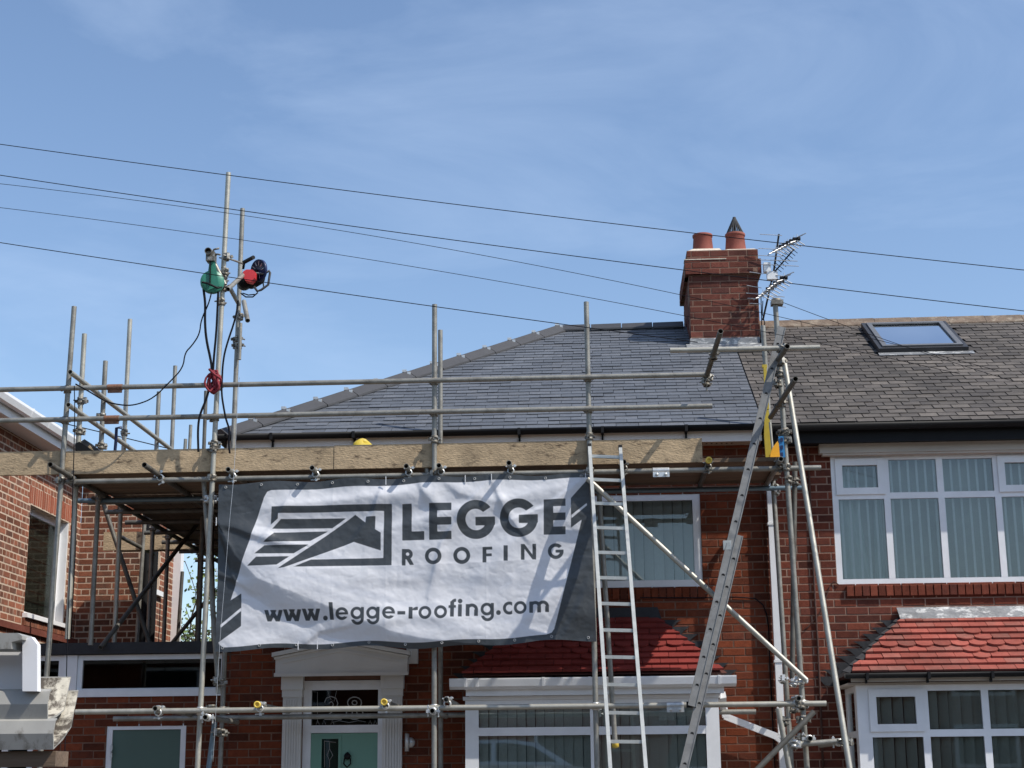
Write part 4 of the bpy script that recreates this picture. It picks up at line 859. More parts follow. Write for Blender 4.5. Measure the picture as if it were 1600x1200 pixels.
cw = (4.12, 4.95, 4.02, 4.72)
CE = 5.62
brick_wall(houseL, (LC, 0, 0), (0, 1, 0), PXN, LB + .002, CE, 0, LZT, [cw], (M['brickL'], M['brickL_m']), M['mortarL'], seed=45, joint=.013, headers=4, name="rear_flank_wall", limit=40, recess=.0022, jit=.0008)
b = MB(); b.box((LC - .08, cw[0] - .02, cw[2] - .05), (LC + .05, cw[1] + .1, cw[2] + .015)); b.build("window_sill", M['white2'], houseL)
b = MB()
for a, c_, d_, e in ((cw[0], cw[0] + .05, cw[2], cw[3]), (cw[1] - .05, cw[1], cw[2], cw[3]), (cw[0], cw[1], cw[3] - .05, cw[3] - .001)): b.box((LC - .10, a, d_ + .016), (LC - .05, c_, e))
rw = b.build("window", M['white2'], houseL)
b = MB(); b.box((LC - .085, cw[0] + .05, cw[2] + .016), (LC - .08, cw[1] - .05, cw[3] - .05)); b.build("pane", M['glassU'], rw)
b = MB(); b.box((LC - .6, cw[0] - .1, cw[2] - .1), (LC - .5, cw[1] + .1, cw[3] + .1)); b.build("room_wall", M['room'], rw)
b = MB(); b.box((LC - .1, CE + .002, 2.0), (LC + .10, CE + .16, LZT)); b.build("corner_trim", M['white2'], houseL)
b = MB(); b.tube((LC + .07, 4.06, 2.9), (LC + .07, 4.06, 5.3), .055, 12); b.tube((LC + .10, 4.30, 2.9), (LC + .10, 4.30, 5.2), .05, 12); b.lathe((LC + .07, 4.06, 5.02), [(.06, 0), (.085, .02), (.085, .09), (.06, .11)], 12); b.lathe((LC + .1, 4.3, 3.0), [(.05, 0), (.075, .02), (.075, .1), (.05, .12)], 12); b.build("soil_pipe", M['black'], houseL)
# roof edge
b = MB(); b.box((LX - .1, -1.5, LZT - .02), (LX + .24, LB + .1, LZT)); b.build("soffit", M['fascia'], houseL)
b = MB(); b.box((LX + .24, -1.5, LZT - .03), (LX + .26, LB + .12, LZT + .14)); b.build("fascia", M['fascia'], houseL)
g = MB()
pf = [(.0, .055), (.0, -.02), (.03, -.04), (.08, -.03), (.105, .03), (.105, .06), (.098, .06), (.075, -.02), (.03, -.033), (.007, -.015), (.007, .055)]
g.prism([(LX + .262 + a, -1.5, LZT + .10 + c_) for a, c_ in pf], (0, LB + .1 + 1.5, 0)); gl_ = g.build("gutter", M['white2'], houseL)
for yv in (1.05, 1.62, 2.2, 2.85, 3.5):
    b = MB(); b.prism([(LX + .261 + a * 1.06, yv - .02, LZT + .10 + c_ * 1.08) for a, c_ in pf], (0, .04, 0)); b.build("gutter_bracket", M['white2'], gl_)
b = MB(); b.add([(LX + .3, -1.5, LZT + .15), (LX + .3, LB + .1, LZT + .15), (LX - 3, LB + .1, LZT + .9), (LX - 3, -1.5, LZT + .9)], [(0, 1, 2, 3)]); b.build("roof", M['slateR_m'], houseL)
b = MB(); b.box((LX - 3, -1.5, 0), (LX - .3, -1.3, LZT)); b.box((LX - 3, 8, 0), (LX - 1.2, 8.2, LZT)); b.build("end_wall", M['brickL_m'], houseL)
# lead cable on flank corner
b = MB(); b.path([(LX + .015, 3.80, 3.0), (LX + .015, 3.80, 3.9), (LX + .02, 3.78, 4.4), (LX + .015, 3.74, 5.2)], .012); b.path([(LX + .02, 3.66, 2.9), (LX + .02, 3.66, 4.7), (LX + .02, 3.70, 5.0)], .014); b.build("wall_cable", M['wire'], houseL)

# ================================================================== SCAFFOLD
F, I = -1.50, -0.36
TR = .02415
scaf = thing("scaffold", (-1.5, -1.0, 0), "galvanised tube scaffold wrapping the front and left side of the brick house", "scaffold")
cm = MB()
for h in (-.022, .022): cm.lathe((0, 0, h - .012), [(.0245, 0), (.034, 0), (.034, .024), (.0245, .024)], 10)
cm.box((.03, -.014, -.03), (.062, .014, .03)); cm.box((-.06, -.01, -.014), (-.03, .01, .014)); cm.tube((.046, -.045, 0), (.046, .055, 0), .008, 6); cm.tube((-.045, -.05, 0), (-.045, .03, 0), .007, 6); cm.box((.034, .03, -.014), (.058, .046, .014))
CM = cm.mesh("coupler", M['coupler']); CMZ = cm.mesh("coupler", M['zinc'])
def coupler(p, axis=(0, 0, 1), rot=0.0, z=False, s=1.0):
    o = bpy.data.objects.new("coupler", CMZ if z else CM); COL.objects.link(o)
    q = Vector(axis).to_track_quat('Z', 'Y').to_matrix().to_4x4() @ Matrix.Rotation(rot, 4, 'Z')
    q.translation = Vector(p); o.parent = scaf; o.matrix_parent_inverse = Matrix.Translation(-Vector(scaf.location)); o.matrix_basis = q @ Matrix.Scale(s, 4)
def tube(name, p, q, m='steel', cap=None, r=TR):
    k = MB(); k.tube(p, q, r, 14, hollow=True); o = k.build(name, M[m], scaf)
    if cap:
        c_ = MB(); d_ = (Vector(p) - Vector(q)).normalized(); c_.lathe(Vector(p) - d_ * .02, [(.026, 0), (.031, .005), (.031, .035), (.018, .036), (.016, .02), (.001, .02)], 12, d_); c_.build("end_cap", M['cap'], o)
    return o
def vert(name, px, py, px2, py2, y, m='steel', base=None):
    a, c_ = at(px, py, y), at(px2, py2, y)
    if base is not None: c_ = a + (c_ - a) * ((a.z - base) / (a.z - c_.z))
    tube(name, a, c_, m); return a, c_
S1 = vert("standard", 116, 479, 62, 1200, F, base=0); S2 = vert("standard", 357, 270, 309.5, 1180, F, 'steelB', base=0)
S3 = vert("standard", 679, 476, 678.5, 1200, F, base=0); S4 = vert("standard", 916, 472, 933, 1200, F, base=0); S5 = vert("standard", 1211, 470, 1261, 1200, F, base=0)
vert("standard", 379, 326, 344, 1200, I, base=0); vert("standard", 688, 516, 688.5, 1200, I, base=0)
vert("standard", 936, 772, 961, 1160, -0.95, 'steel'); vert("standard", 1192, 509, 1237, 1200, I, base=0)
vert("standard", 1242, 722, 1238, 1060, -.8, 'steelD'); vert("standard", 1216, 1107, 1233, 1200, -1.62, 'steelB', base=0)
q = at(961.5, 1162, -.95); c_ = MB(); c_.lathe(q + Vector((0, 0, -.03)), [(.001, -.01), (.034, 0), (.03, .05), (.0245, .06)], 12); c_.build("end_cap", M['cap'], scaf)
# front horizontals
GZ1, GZ2, LZ, LLZ = at(600, 596, F - .05).z, at(600, 645, F - .05).z, 4.328, at(600, 1107, F - .05).z
fy = F - .05
tube("guard_rail", (-6.9, fy, GZ1), (at(1106, 591, fy).x, fy, GZ1)); tube("guard_rail", (-6.9, fy, GZ2), (at(1113, 639, fy).x, fy, GZ2))
tube("ledger", (at(103, 755, F + .05).x, F + .05, LZ), (at(1283, 735, F + .05).x, F + .05, LZ))
tube("ledger", (at(125, 777, I).x, I - .05, LZ), (at(1255, 760, I).x, I - .05, LZ), 'steelT')
tube("ledger", (at(118, 1115, fy).x, fy, LLZ), (at(1291, 1099, fy).x, fy, LLZ), 'steelB'); tube("ledger", (at(180, 1119, I).x, I - .05, LLZ - .02), (at(1180, 1105, I).x, I - .05, LLZ - .02))
for A in (S1, S2, S3, S4, S5):
    xa = lambda z: A[0].x + (A[1].x - A[0].x) * (A[0].z - z) / (A[0].z - A[1].z)
    for z in (GZ1, GZ2):
        if A is S5: continue
        coupler((xa(z), F - .005, z), (0, 0, 1), random.uniform(-.6, .6) - 1.2, s=1.0)
    coupler((xa(LZ), F, LZ), (0, 0, 1), 1.2); coupler((xa(LLZ), F, LLZ), (0, 0, 1), random.uniform(-1, 1) - 1.5, z=True)
    coupler((xa(4.65), F, 4.65), (0, 0, 1), random.uniform(-1, 1) - 1.5) if A is not S1 else None
for px in (178, 1310 / 8, 1045):
    pass
for px, z, m in ((178, GZ1, 'rust'), (175.5, GZ2, 'rust')):
    x = at(px, 640, fy).x; k = MB(); k.tube((x - .07, fy, z), (x + .07, fy, z), .03, 10); k.box((x - .065, fy - .012, z - .052), (x + .065, fy + .012, z - .026)); k.build("sleeve_coupler", M[m], scaf)
for px, py, y, m in ((1055, 1103, fy, 'zinc'), (1033, 742, F + .05, 'zinc')):
    p = at(px, py, y); z = LLZ if py > 1000 else LZ; k = MB(); k.tube((p.x - .075, y, z), (p.x + .075, y, z), .030, 12); k.box((p.x - .075, y - .03, z - .062), (p.x + .075, y - .012, z - .02))
    for dx in (-.04, .04): k.lathe((p.x + dx, y - .03, z - .04), [(.014, 0), (.014, .014), (.001, .014)], 6, (0, -1, 0))
    k.build("sleeve_coupler", M[m], scaf)
# transoms poking out under the boards
TZ = LZ + .048
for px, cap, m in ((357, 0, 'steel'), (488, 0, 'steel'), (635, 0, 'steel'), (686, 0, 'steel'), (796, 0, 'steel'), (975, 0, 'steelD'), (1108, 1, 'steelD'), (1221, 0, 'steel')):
    p = at(px, 738, -1.64); e = -1.66 if px != 796 else -1.72
    tube("transom", (p.x, e, TZ), (p.x, -.15, TZ), m, cap=cap); coupler((p.x + .005, F + .03, TZ - .03), (0, 1, 0), 1.5, z=px < 900)
for px, py, cap in ((242, 1107, 0), (402, 1101, 1), (600, 1097, 1), (697, 1093, 0), (1248, 1091, 0)):
    p = at(px, py, -1.68); tube("transom", (p.x, -1.68, p.z), (p.x, -.2, p.z + .0), 'steel', cap=cap); coupler((p.x, fy + .01, p.z - .03), (0, 1, 0), 1.5, z=True)
for px, py in ((322, 1121), (676, 1111), (1265, 1154), (1312, 1160)):
    p = at(px, py, -1.66); tube("transom", (p.x, -1.70, p.z), (p.x, -.4, p.z)); coupler((p.x, -1.6, p.z), (0, 1, 0), 0, z=True)
# right-hand access frame
TY = -2.0
tube("access_tube", at(1047, 547.5, TY), at(1281, 543, TY), 'steelB')
for (a, c_), (d_, e), y0_, y1_ in (((1126, 517.5), (1103, 591), -2.6, -1.45), ((1243, 592), (1204, 652), -2.4, -1.0), ((1230, 541), (1213, 566), -2.3, -1.75)):
    tube("transom", at(a, c_, y0_), at(d_, e, y1_), 'steelD' if a != 1243 else 'steelD'); 
for px, py, y in ((1104, 588, -1.5), (1104, 598, -1.5), (1115, 556, -2.02), (1218, 566, -1.6), (1221, 545, -2.0), (1217, 600, -1.5), (1222, 631, -1.5), (1227, 675, F), (1226, 688, F), (1219, 585, F)): coupler(at(px, py, y), (0, .2, 1), random.uniform(0, 6))
p = at(1104, 601, -1.5); k = MB(); k.tube(p, p + Vector((0, 0, -.06)), .008, 6); k.build("hanging_bolt", M['coupler'], scaf)
q = at(1213, 472, F); k = MB(); k.box(tuple(q + Vector((-.05, -.05, -.03))), tuple(q + Vector((.06, .05, .01)))); k.lathe(q, [(.034, -.03), (.05, 0), (.045, .03), (.001, .035)], 12); k.build("top_fitting", M['coupler'], scaf)
# braces
tube("brace", at(918, 748, -1.62), at(1260, 1063, -1.62), 'steelB'); tube("brace", at(1225, 562, -1.6), at(1330, 1215, -2.5), 'steelB')
tube("brace", at(1272, 1112, -1.72), at(1150, 1236, -1.80), 'steelD'); tube("ledger", at(1234, 1164, -1.62), at(1312, 1158, -1.62), 'steel')
for px, py, y in ((1252, 1063, -1.56), (1224, 1062, I), (1240, 1066, -.8), (1256, 1125, -1.6), (1230, 1156, -1.5), (1241, 1163, -1.62), (1320, 1159, -2.3), (1225, 1127, -1.58), (1253, 1154, -1.55), (1253, 1102, -1.55), (1239, 1108, I), (1213, 768, I), (1232, 750, F), (1243, 753, -.8), (1210, 742, I), (1212, 763, I)): coupler(at(px, py, y), (.2, .3, 1), random.uniform(0, 6), z=random.random() < .3)
tube("standard", at(318, 746, -1.36), at(342, 1084, -1.36)); tube("brace", at(335.5, 1128, -1.36), at(324, 1215, -1.36), 'steelT'); tube("stub", at(667, 731.5, -1.42), at(672, 800, -1.42))
for px, py in ((324, 780), (334, 780), (345, 1066), (338, 1063), (339, 1144), (346, 1145), (331, 1107), (348, 1110)): coupler(at(px, py, -1.42), (0, 0, 1), random.uniform(0, 6), z=py < 900)
# second mast fittings
for px, py in ((375, 495), (373, 540), (372, 530)): coupler(at(px, py, I), (0, 0, 1), random.uniform(0, 6))
tube("stub", at(381, 471, I - .06), at(387, 501, I - .3)); tube("stub", at(376, 505, I - .05), at(374, 562, I - .05), r=.018)
for px, py in ((353, 402), (352, 425), (350, 437), (349, 450), (346, 472), (337, 590), (334, 653), (333, 702)): coupler(at(px, py, F), (0, 0, 1), random.uniform(0, 6))
tube("stub", at(332, 405, F - .05), at(352, 445, F - .05), 'steel', r=.02); tube("stub", at(356, 452, F - .04), at(385, 425, -1.0), 'steel', r=.022); tube("stub", at(358, 448, -1.3), at(373, 475, -.6), 'steel', r=.022); tube("stub", at(352, 402, F), at(380, 412, -1.0), r=.01)
# return along the left side
OX, IX = -4.92, -3.86
ret = [(-1.157, 523, 'steelB'), (-.456, 565, 'steel'), (.31, 500, 'steelB'), (1.55, 613, 'steel'), (2.2, 573, 'steel'), (3.72, 612, 'steelD')]
tops = {}
for y, py, m in ret:
    # height of the top read along the sight line on plane x = OX
    px = proj((OX, y, 5.5))[0]
    z = None
    for zz in np.arange(4.5, 7.5, .01):
        if proj((OX, y, zz))[1] <= py: z = zz; break
    tube("standard", (OX, y, z), (OX, y, 2.9), m)
    for zc in (GZ1 - .05, GZ2 - .05, LZ): coupler((OX, y, zc + .02), (0, 0, 1), random.uniform(0, 6))
for py in (0,):
    pass
g1 = at(103, 583, -1.62); g2 = at(102, 634, -1.62)
tube("guard_rail", (OX + .05, -1.66, g1.z), (OX + .05, 2.6, g1.z), 'steelB'); tube("guard_rail", (OX + .05, -1.66, g2.z), (OX + .05, 1.3, g2.z), 'steelB')
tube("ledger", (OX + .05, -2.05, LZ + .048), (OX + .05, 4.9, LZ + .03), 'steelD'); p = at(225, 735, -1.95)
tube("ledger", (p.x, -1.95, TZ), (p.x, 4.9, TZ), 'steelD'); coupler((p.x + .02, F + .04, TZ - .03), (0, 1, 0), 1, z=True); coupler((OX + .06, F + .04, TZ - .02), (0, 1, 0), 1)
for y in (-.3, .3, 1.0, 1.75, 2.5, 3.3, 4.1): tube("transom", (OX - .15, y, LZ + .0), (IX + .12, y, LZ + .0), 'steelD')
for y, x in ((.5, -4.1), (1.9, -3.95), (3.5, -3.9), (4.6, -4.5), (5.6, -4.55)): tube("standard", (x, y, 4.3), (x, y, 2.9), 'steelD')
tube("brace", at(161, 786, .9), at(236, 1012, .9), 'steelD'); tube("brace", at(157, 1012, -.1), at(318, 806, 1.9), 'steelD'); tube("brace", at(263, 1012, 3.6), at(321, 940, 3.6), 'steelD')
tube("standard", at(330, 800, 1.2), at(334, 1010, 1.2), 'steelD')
# rear scaffold seen through the passage
RYB = 3.3; PB0 = LZ + .074
tube("ledger", at(190, 858, RYB), at(345, 852, RYB), 'steel'); tube("transom", at(187, 838, RYB - .9), at(240, 866, RYB + .4), 'steelD')
tube("standard", at(226, 815, RYB - .1), at(213, 1010, RYB - .1), 'steel'); tube("standard", at(285, 893, RYB + 1.6), at(277, 1010, RYB + 1.6), 'steelD')
for px, a, c_ in ((298, 664, 745), (290, 686, 745)):
    tube("standard", at(px, a, 6.0), at(px - 4, c_, 6.0), 'steel')
rbd = MB(); a, c_ = at(163, 832, RYB - .06), at(300, 858, RYB - .06); rbd.box((a.x, a.y - .02, c_.z), (c_.x, a.y + .02, a.z)); rbd.build("scaffold_board", M['wood'], label="short toe board glimpsed under the platform, against the left house brickwork", cat="scaffold board", group="toe boards on edge")
for k_ in range(2):
    k = MB(); z = PB0; k.box((a.x + .02, RYB + .02 + k_ * .235, z), (OX - .03, RYB + .245 + k_ * .235, z + .038)); k.build("scaffold_board", M['woodD'], label="short plank in the gap beside the left house, %s row behind its toe board" % ("first", "second")[k_], cat="scaffold board", group="short passage planks")

# boards
def board(p, q, m, lab, grp, name="scaffold_board"):
    k = MB(); k.box(p, q); o = k.build(name, m, label=lab, cat="scaffold board", group=grp); return o
ty = F + .03
bl, bj1, bj2, br_ = -7.0, at(101, 720, ty).x, at(521.5, 720, ty).x, at(1098, 710, ty).x
for xa, xb, lab in ((bl, bj1, "toe board on edge at the far left of the platform"), (bj1, bj2, "toe board on edge above the green pulley rope and left half of the banner"), (bj2, br_, "long paint-spattered toe board above the banner, ending past the short ladder")):
    board((xa + .003, ty + (.004 if xa == bj1 else 0), 4.398), (xb - .003, ty + .038, 4.621 - (.006 if xa == bj1 else 0)), M['wood'], lab, "toe boards on edge")
PB = LZ + .074
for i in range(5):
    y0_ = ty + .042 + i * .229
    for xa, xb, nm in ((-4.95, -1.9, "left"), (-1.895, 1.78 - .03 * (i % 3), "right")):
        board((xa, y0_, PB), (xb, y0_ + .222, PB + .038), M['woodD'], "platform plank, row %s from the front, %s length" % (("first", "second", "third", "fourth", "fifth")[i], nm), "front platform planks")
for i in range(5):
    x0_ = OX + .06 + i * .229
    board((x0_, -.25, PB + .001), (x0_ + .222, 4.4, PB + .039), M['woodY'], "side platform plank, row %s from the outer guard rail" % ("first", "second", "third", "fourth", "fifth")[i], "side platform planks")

# ================================================================== BANNER
def fbm(nx, ny, base, octv, seed, pers=.55):
    R = np.random.RandomState(seed); out = np.zeros((ny, nx)); amp = 1
    for o_ in range(octv):
        gx, gy_ = int(base[0] * 2 ** o_) + 2, int(base[1] * 2 ** o_) + 2; G = R.uniform(-1, 1, (gy_ + 1, gx + 1))
        X = np.linspace(0, gx - 1.001, nx); Y = np.linspace(0, gy_ - 1.001, ny); xi = X.astype(int); yi = Y.astype(int); fx = X - xi; fy_ = Y - yi
        fx = fx * fx * (3 - 2 * fx); fy_ = (fy_ * fy_ * (3 - 2 * fy_))[:, None]
        a = G[yi][:, xi]; b_ = G[yi][:, xi + 1]; c = G[yi + 1][:, xi]; d = G[yi + 1][:, xi + 1]
        out += amp * ((a * (1 - fx) + b_ * fx) * (1 - fy_) + (c * (1 - fx) + d * fx) * fy_); amp *= pers
    return out
NX_, NY_ = 520, 236
uu, vv = np.meshgrid(np.linspace(0, 1, NX_), np.linspace(0, 1, NY_))
TL, TRc, BRc, BL = (342, 757), (920, 741), (932, 1000), (337, 1017)
AX = (1 - vv) * ((1 - uu) * TL[0] + uu * TRc[0]) + vv * ((1 - uu) * BL[0] + uu * BRc[0])
AY = (1 - vv) * ((1 - uu) * TL[1] + uu * TRc[1]) + vv * ((1 - uu) * BL[1] + uu * BRc[1])
# --- artwork: signed distance (negative inside ink)
def d_poly(X, Y, pts):
    d = np.full(X.shape, 1e9); s = np.ones(X.shape); n = len(pts)
    for i in range(n):
        (ax, ay), (bx, by) = pts[i], pts[i - 1]; ex, ey = bx - ax, by - ay; wx, wy = X - ax, Y - ay
        t = np.clip((wx * ex + wy * ey) / (ex * ex + ey * ey), 0, 1); d = np.minimum(d, (wx - ex * t) ** 2 + (wy - ey * t) ** 2)
        c1, c2, c3 = Y >= ay, Y < by, ex * wy > ey * wx; al = c1 & c2 & c3; nn = ~c1 & ~c2 & ~c3; s = np.where(al | nn, -s, s)
    return s * np.sqrt(d)
def d_ring(X, Y, cx, cy, ro, ri, sx=1.0):
    r = np.hypot((X - cx) / sx, Y - cy); return np.maximum(r - ro, ri - r)
def d_box(X, Y, x0, x1, y0, y1, sh=0.0):
    yy = Y - sh * (X - x0); return np.maximum(np.maximum(x0 - X, X - x1), np.maximum(y0 - yy, yy - y1))
SH = -.035
U = lambda *a: np.minimum.reduce(a)
X, Y = AX, AY
panel = d_poly(X, Y, [(424, 768), (921, 747), (892, 779), (892, 825), (909, 812), (866, 984), (862, 990), (854, 993), (349, 1010), (343, 1006), (342, 1003), (377, 978), (377, 927), (360, 938), (413, 778), (418, 770)])
bx_ = lambda *a: d_box(X, Y, *a)
ink = []
ink.append(-panel)
ink[0] = np.maximum(ink[0], -U(d_poly(X, Y, [(345, 976), (377, 949), (377, 954), (345, 981)]), d_poly(X, Y, [(893, 805), (917, 786), (917, 790), (893, 810)])))
ink.append(d_poly(X, Y, [(425, 792.5), (612.5, 788.3), (612, 883.5), (460, 886.5), (487, 875), (599, 872), (600, 799), (435.4, 803), (435, 811), (423.5, 821)]))
for P_ in ([(439.6, 811.7), (540.8, 810), (518.8, 825.4), (425.8, 827)], [(429, 833), (513, 830), (485, 845.4), (412.5, 848)], [(414.6, 853), (483, 851), (460, 865.4), (399, 866)], [(402, 871), (454, 870), (434, 883.5), (388, 885.4)],
           [(435.4, 889.6), (555, 805), (570.8, 816.7), (571.7, 807.5), (586.7, 807), (585.8, 827), (595, 832.5), (595, 860.4), (553, 847), (446, 887.5)]): ink.append(d_poly(X, Y, P_))
# LEGGE
ink += [bx_(628.7, 643.5, 789, 845, SH), bx_(628.7, 663, 831.5, 845, SH)]
for x0_, x1_, st, y0_, y1_ in ((670.7, 705.7, 683.6, 788, 844), (849.6, 883.7, 864.5, 781, 836)):
    h = y1_ - y0_; ink += [bx_(x0_, st, y0_, y1_, SH), bx_(x0_, x1_, y0_, y0_ + h * .21, SH), bx_(x0_, x1_, y0_ + h * .39, y0_ + h * .6, SH), bx_(x0_, x1_, y1_ - h * .225, y1_, SH)]
def letter_G(cx, cy, ro, ri, bx0_, bx1_, by0, by1):
    r = d_ring(X, Y, cx, cy, ro, ri); cut = d_poly(X, Y, [(cx + 2, by0 - .035 * 2), (cx + ri * .55, cy - ri * .62), (cx + ro * 1.3, cy - ro * .98), (cx + ro * 1.5, by0 - .05 * ro)])
    return U(np.maximum(r, -cut), np.maximum(d_box(X, Y, bx0_, bx1_, by0, by1, SH), np.hypot(X - cx, Y - cy) - ro * 1.02))
ink += [letter_G(743.8, 812.6, 29.7, 16, 743, 773.5, 808.5, 821.5), letter_G(810.8, 809.9, 29.7, 16, 810.8, 840.5, 805, 818), letter_G(868.3, 861.2, 12.3, 6.8, 868, 880.6, 859, 863.6)]
# ROOFING
ink += [bx_(628, 633.8, 858.8, 883.8), np.maximum(d_ring(X, Y, 637, 866, 8.0, 2.6), 633 - X), bx_(628, 637, 858, 863), bx_(628, 637, 869, 874), d_poly(X, Y, [(634, 872), (640, 870), (647, 882.5), (640.5, 883)])]
ink += [d_ring(X, Y, 677, 869, 13, 7.2), d_ring(X, Y, 721.5, 867.9, 13.2, 7.3)]
ink += [bx_(754, 760, 854.8, 879), bx_(754, 769.2, 854.8, 859.4, SH), bx_(754, 768.5, 865.2, 869.6, SH), bx_(787, 793.6, 852.5, 876.6), bx_(814, 819.6, 850.5, 875), bx_(832, 837.8, 850, 874.5), d_poly(X, Y, [(814, 850.5), (819.5, 850.3), (837.8, 874.3), (832.2, 874.5)])]
# web address
def letter_e(cx, cy, r=9.9):
    w = 4.6; a = d_ring(X, Y, cx, cy, r, r - w); gap = d_poly(X, Y, [(cx + 2.2, cy + 1.6), (cx + r * 1.3, cy + 1.4), (cx + r * 1.3, cy + r * .52), (cx + r * .45, cy + 4.6)])
    return U(np.maximum(a, -gap), np.maximum(d_box(X, Y, cx - r + 2, cx + r - .2, cy - 1.6, cy + 1.8, SH), np.hypot(X - cx, Y - cy) - r))
def letter_g(cx, cy, r=9.8):
    w = 4.6; a = d_ring(X, Y, cx, cy, r, r - w); st = d_box(X, Y, cx + r - 3.6, cx + r + 1.2, cy - r + .3, cy + r + 1)
    t = np.maximum(d_ring(X, Y, cx + 1.0, cy + r - 1.5, 10.2, 5.6), (cy + r + .3) - Y)
    return U(a, st, t)
def letter_o(cx, cy, r=10): return d_ring(X, Y, cx, cy, r, r - 4.6)
def letter_w(x0_, y0_, y1_):
    w = 29.2; t = 6.2; k = []
    for a, c in ((0, 8.2), (16.4, 8.2), (12.2, 21.0), (w - 0.0, 21.0)):
        k.append(d_poly(X, Y, [(x0_ + a - (t / 2 if a not in (0, w) else (0 if a == 0 else t)), y0_), (x0_ + a + (t / 2 if a not in (0, w) else (t if a == 0 else 0)), y0_), (x0_ + c + t / 2, y1_), (x0_ + c - t / 2, y1_)]))
    return U(*k)
ink += [letter_w(413, 953.4, 971.6), letter_w(442.8, 952.6, 970.8), letter_w(472.8, 951.8, 969.9), np.hypot(X - 509.5, Y - 966) - 3.7, d_poly(X, Y, [(515.4, 942), (521.6, 942), (523, 968.8), (516.8, 968.8)])]
ink += [letter_e(535.7, 959.6), letter_g(559.0, 958.8), letter_g(583.4, 958.3), letter_e(608.4, 957.6), bx_(622, 634.3, 955, 960.4, SH)]
ink += [bx_(639.3, 645.5, 948, 966), np.maximum(d_ring(X, Y, 652.5, 956.5, 9.0, 3.8), np.maximum(np.maximum(Y - 953.2, 644 - X), X - 653.6)), letter_o(664.7, 956.2), letter_o(689, 955.3), bx_(703.8, 709.8, 939, 963), np.maximum(d_ring(X, Y, 712.2, 943, 8.2, 3.2), np.maximum(np.maximum(Y - 943, X - 712.8), 703.8 - X)), bx_(701.2, 712.8, 945.2, 949.4, SH)]
ink += [bx_(716, 722, 943.5, 962.8), np.hypot(X - 719.1, Y - 938.6) - 3.6]
def arch(x0_, x1_, yt, yb): # n-shaped arch between two stems
    c = (x0_ + x1_) / 2; ro = (x1_ - x0_) / 2; return U(np.maximum(d_ring(X, Y, c, yt + ro, ro, ro - 5), Y - (yt + ro)), bx_(x1_ - 6, x1_, yt + ro - .5, yb))
ink += [bx_(728, 734, 943.4, 962.2), arch(728, 747.2, 942.6, 961.8), letter_g(761, 951.2), np.hypot(X - 779, Y - 956.6) - 3.7]
ink += [np.maximum(np.maximum(d_ring(X, Y, 796, 949.8, 10, 5.3), -d_poly(X, Y, [(796.5, 949.6), (812, 940), (812, 959)])), X - 800.6), letter_o(813, 949.3), bx_(827.2, 833.2, 940.2, 958.2), arch(827.2, 845.6, 939.6, 957.8), arch(839.6, 858, 939.0, 957.2)]
INK = np.minimum.reduce(ink)
# --- folds
D = np.zeros(AX.shape)
D += .016 * fbm(NX_, NY_, (5, 3), 2, 3) + .0022 * fbm(NX_, NY_, (16, 8), 3, 4) + .0030 * np.abs(fbm(NX_, NY_, (22, 12), 3, 8)) - .0045 * np.abs(fbm(NX_, NY_, (9, 5), 2, 9)) + .0006 * fbm(NX_, NY_, (110, 50), 2, 5)
def dist_curve(X, Y, pts, m=60):
    P_ = np.array(pts, float); t = np.linspace(0, 1, m); k = np.linspace(0, 1, len(P_)); cx = np.interp(t, k, P_[:, 0]); cy = np.interp(t, k, P_[:, 1])
    best = np.full(X.shape, 1e9); sg = np.zeros(X.shape); tt = np.zeros(X.shape)
    for i in range(m - 1):
        ex, ey = cx[i + 1] - cx[i], cy[i + 1] - cy[i]; L2 = ex * ex + ey * ey; wx, wy = X - cx[i], Y - cy[i]; s = np.clip((wx * ex + wy * ey) / L2, 0, 1)
        d = np.hypot(wx - s * ex, wy - s * ey); u_ = d < best; best = np.where(u_, d, best); sg = np.where(u_, np.sign(ex * wy - ey * wx), sg); tt = np.where(u_, t[i] + s / m, tt)
    return best * sg, tt
def fold(pts, w, amp, sharp=.3):
    global D
    d, t = dist_curve(AX, AY, pts); fade = np.sin(np.clip(t, 0.0, 1) * math.pi * .9 + .15) ** .7
    # steep on the positive side, gentle on the other
    prof = np.where(d > 0, np.exp(-(d / (w * sharp)) ** 2), np.exp(-(d / w) ** 2)); D += amp * prof * fade
def step_fold(pts, wid, amp, above=70):
    """cloth bulges above the line and falls back across a band of varying width below it"""
    global D
    d, t = dist_curve(AX, AY, pts); t = np.clip(t, 0, 1); en = np.sin(np.pi * np.clip(t * .86 + .07, 0, 1)) ** .6; w = np.interp(t, np.linspace(0, 1, len(wid)), wid)
    q = np.clip(d / w, 0, 1); q = q * q * (3 - 2 * q) * .35 + q * .65
    D += amp * en * np.where(d > 0, 1 - q, np.exp(-(d / above) ** 2))
step_fold([(350, 835), (372, 872), (405, 905), (470, 930), (540, 958), (610, 985), (720, 1003), (800, 1006)], [10, 18, 30, 44, 42, 26, 14, 8], .074, 60)
fold([(338, 816), (352, 850), (366, 905)], 10, .026, .35); fold([(338, 816), (372, 826), (430, 846), (470, 852)], 14, .030, .5); fold([(338, 895), (365, 905), (400, 925)], 10, .018, .5)
fold([(905, 757), (820, 776), (720, 800), (640, 822), (570, 838)], 20, .026, .55); fold([(668, 752), (640, 772), (560, 782), (470, 790), (400, 800)], 20, .026, .5)
fold([(655, 752), (665, 775), (690, 800)], 12, .020, .5); fold([(690, 750), (720, 772), (790, 785)], 14, .016, .5)
fold([(918, 775), (870, 800), (800, 850), (740, 920)], 22, .018, .5); fold([(930, 870), (880, 915), (800, 985)], 26, .022, .45); fold([(925, 900), (905, 950), (880, 1000)], 14, .014, .5)
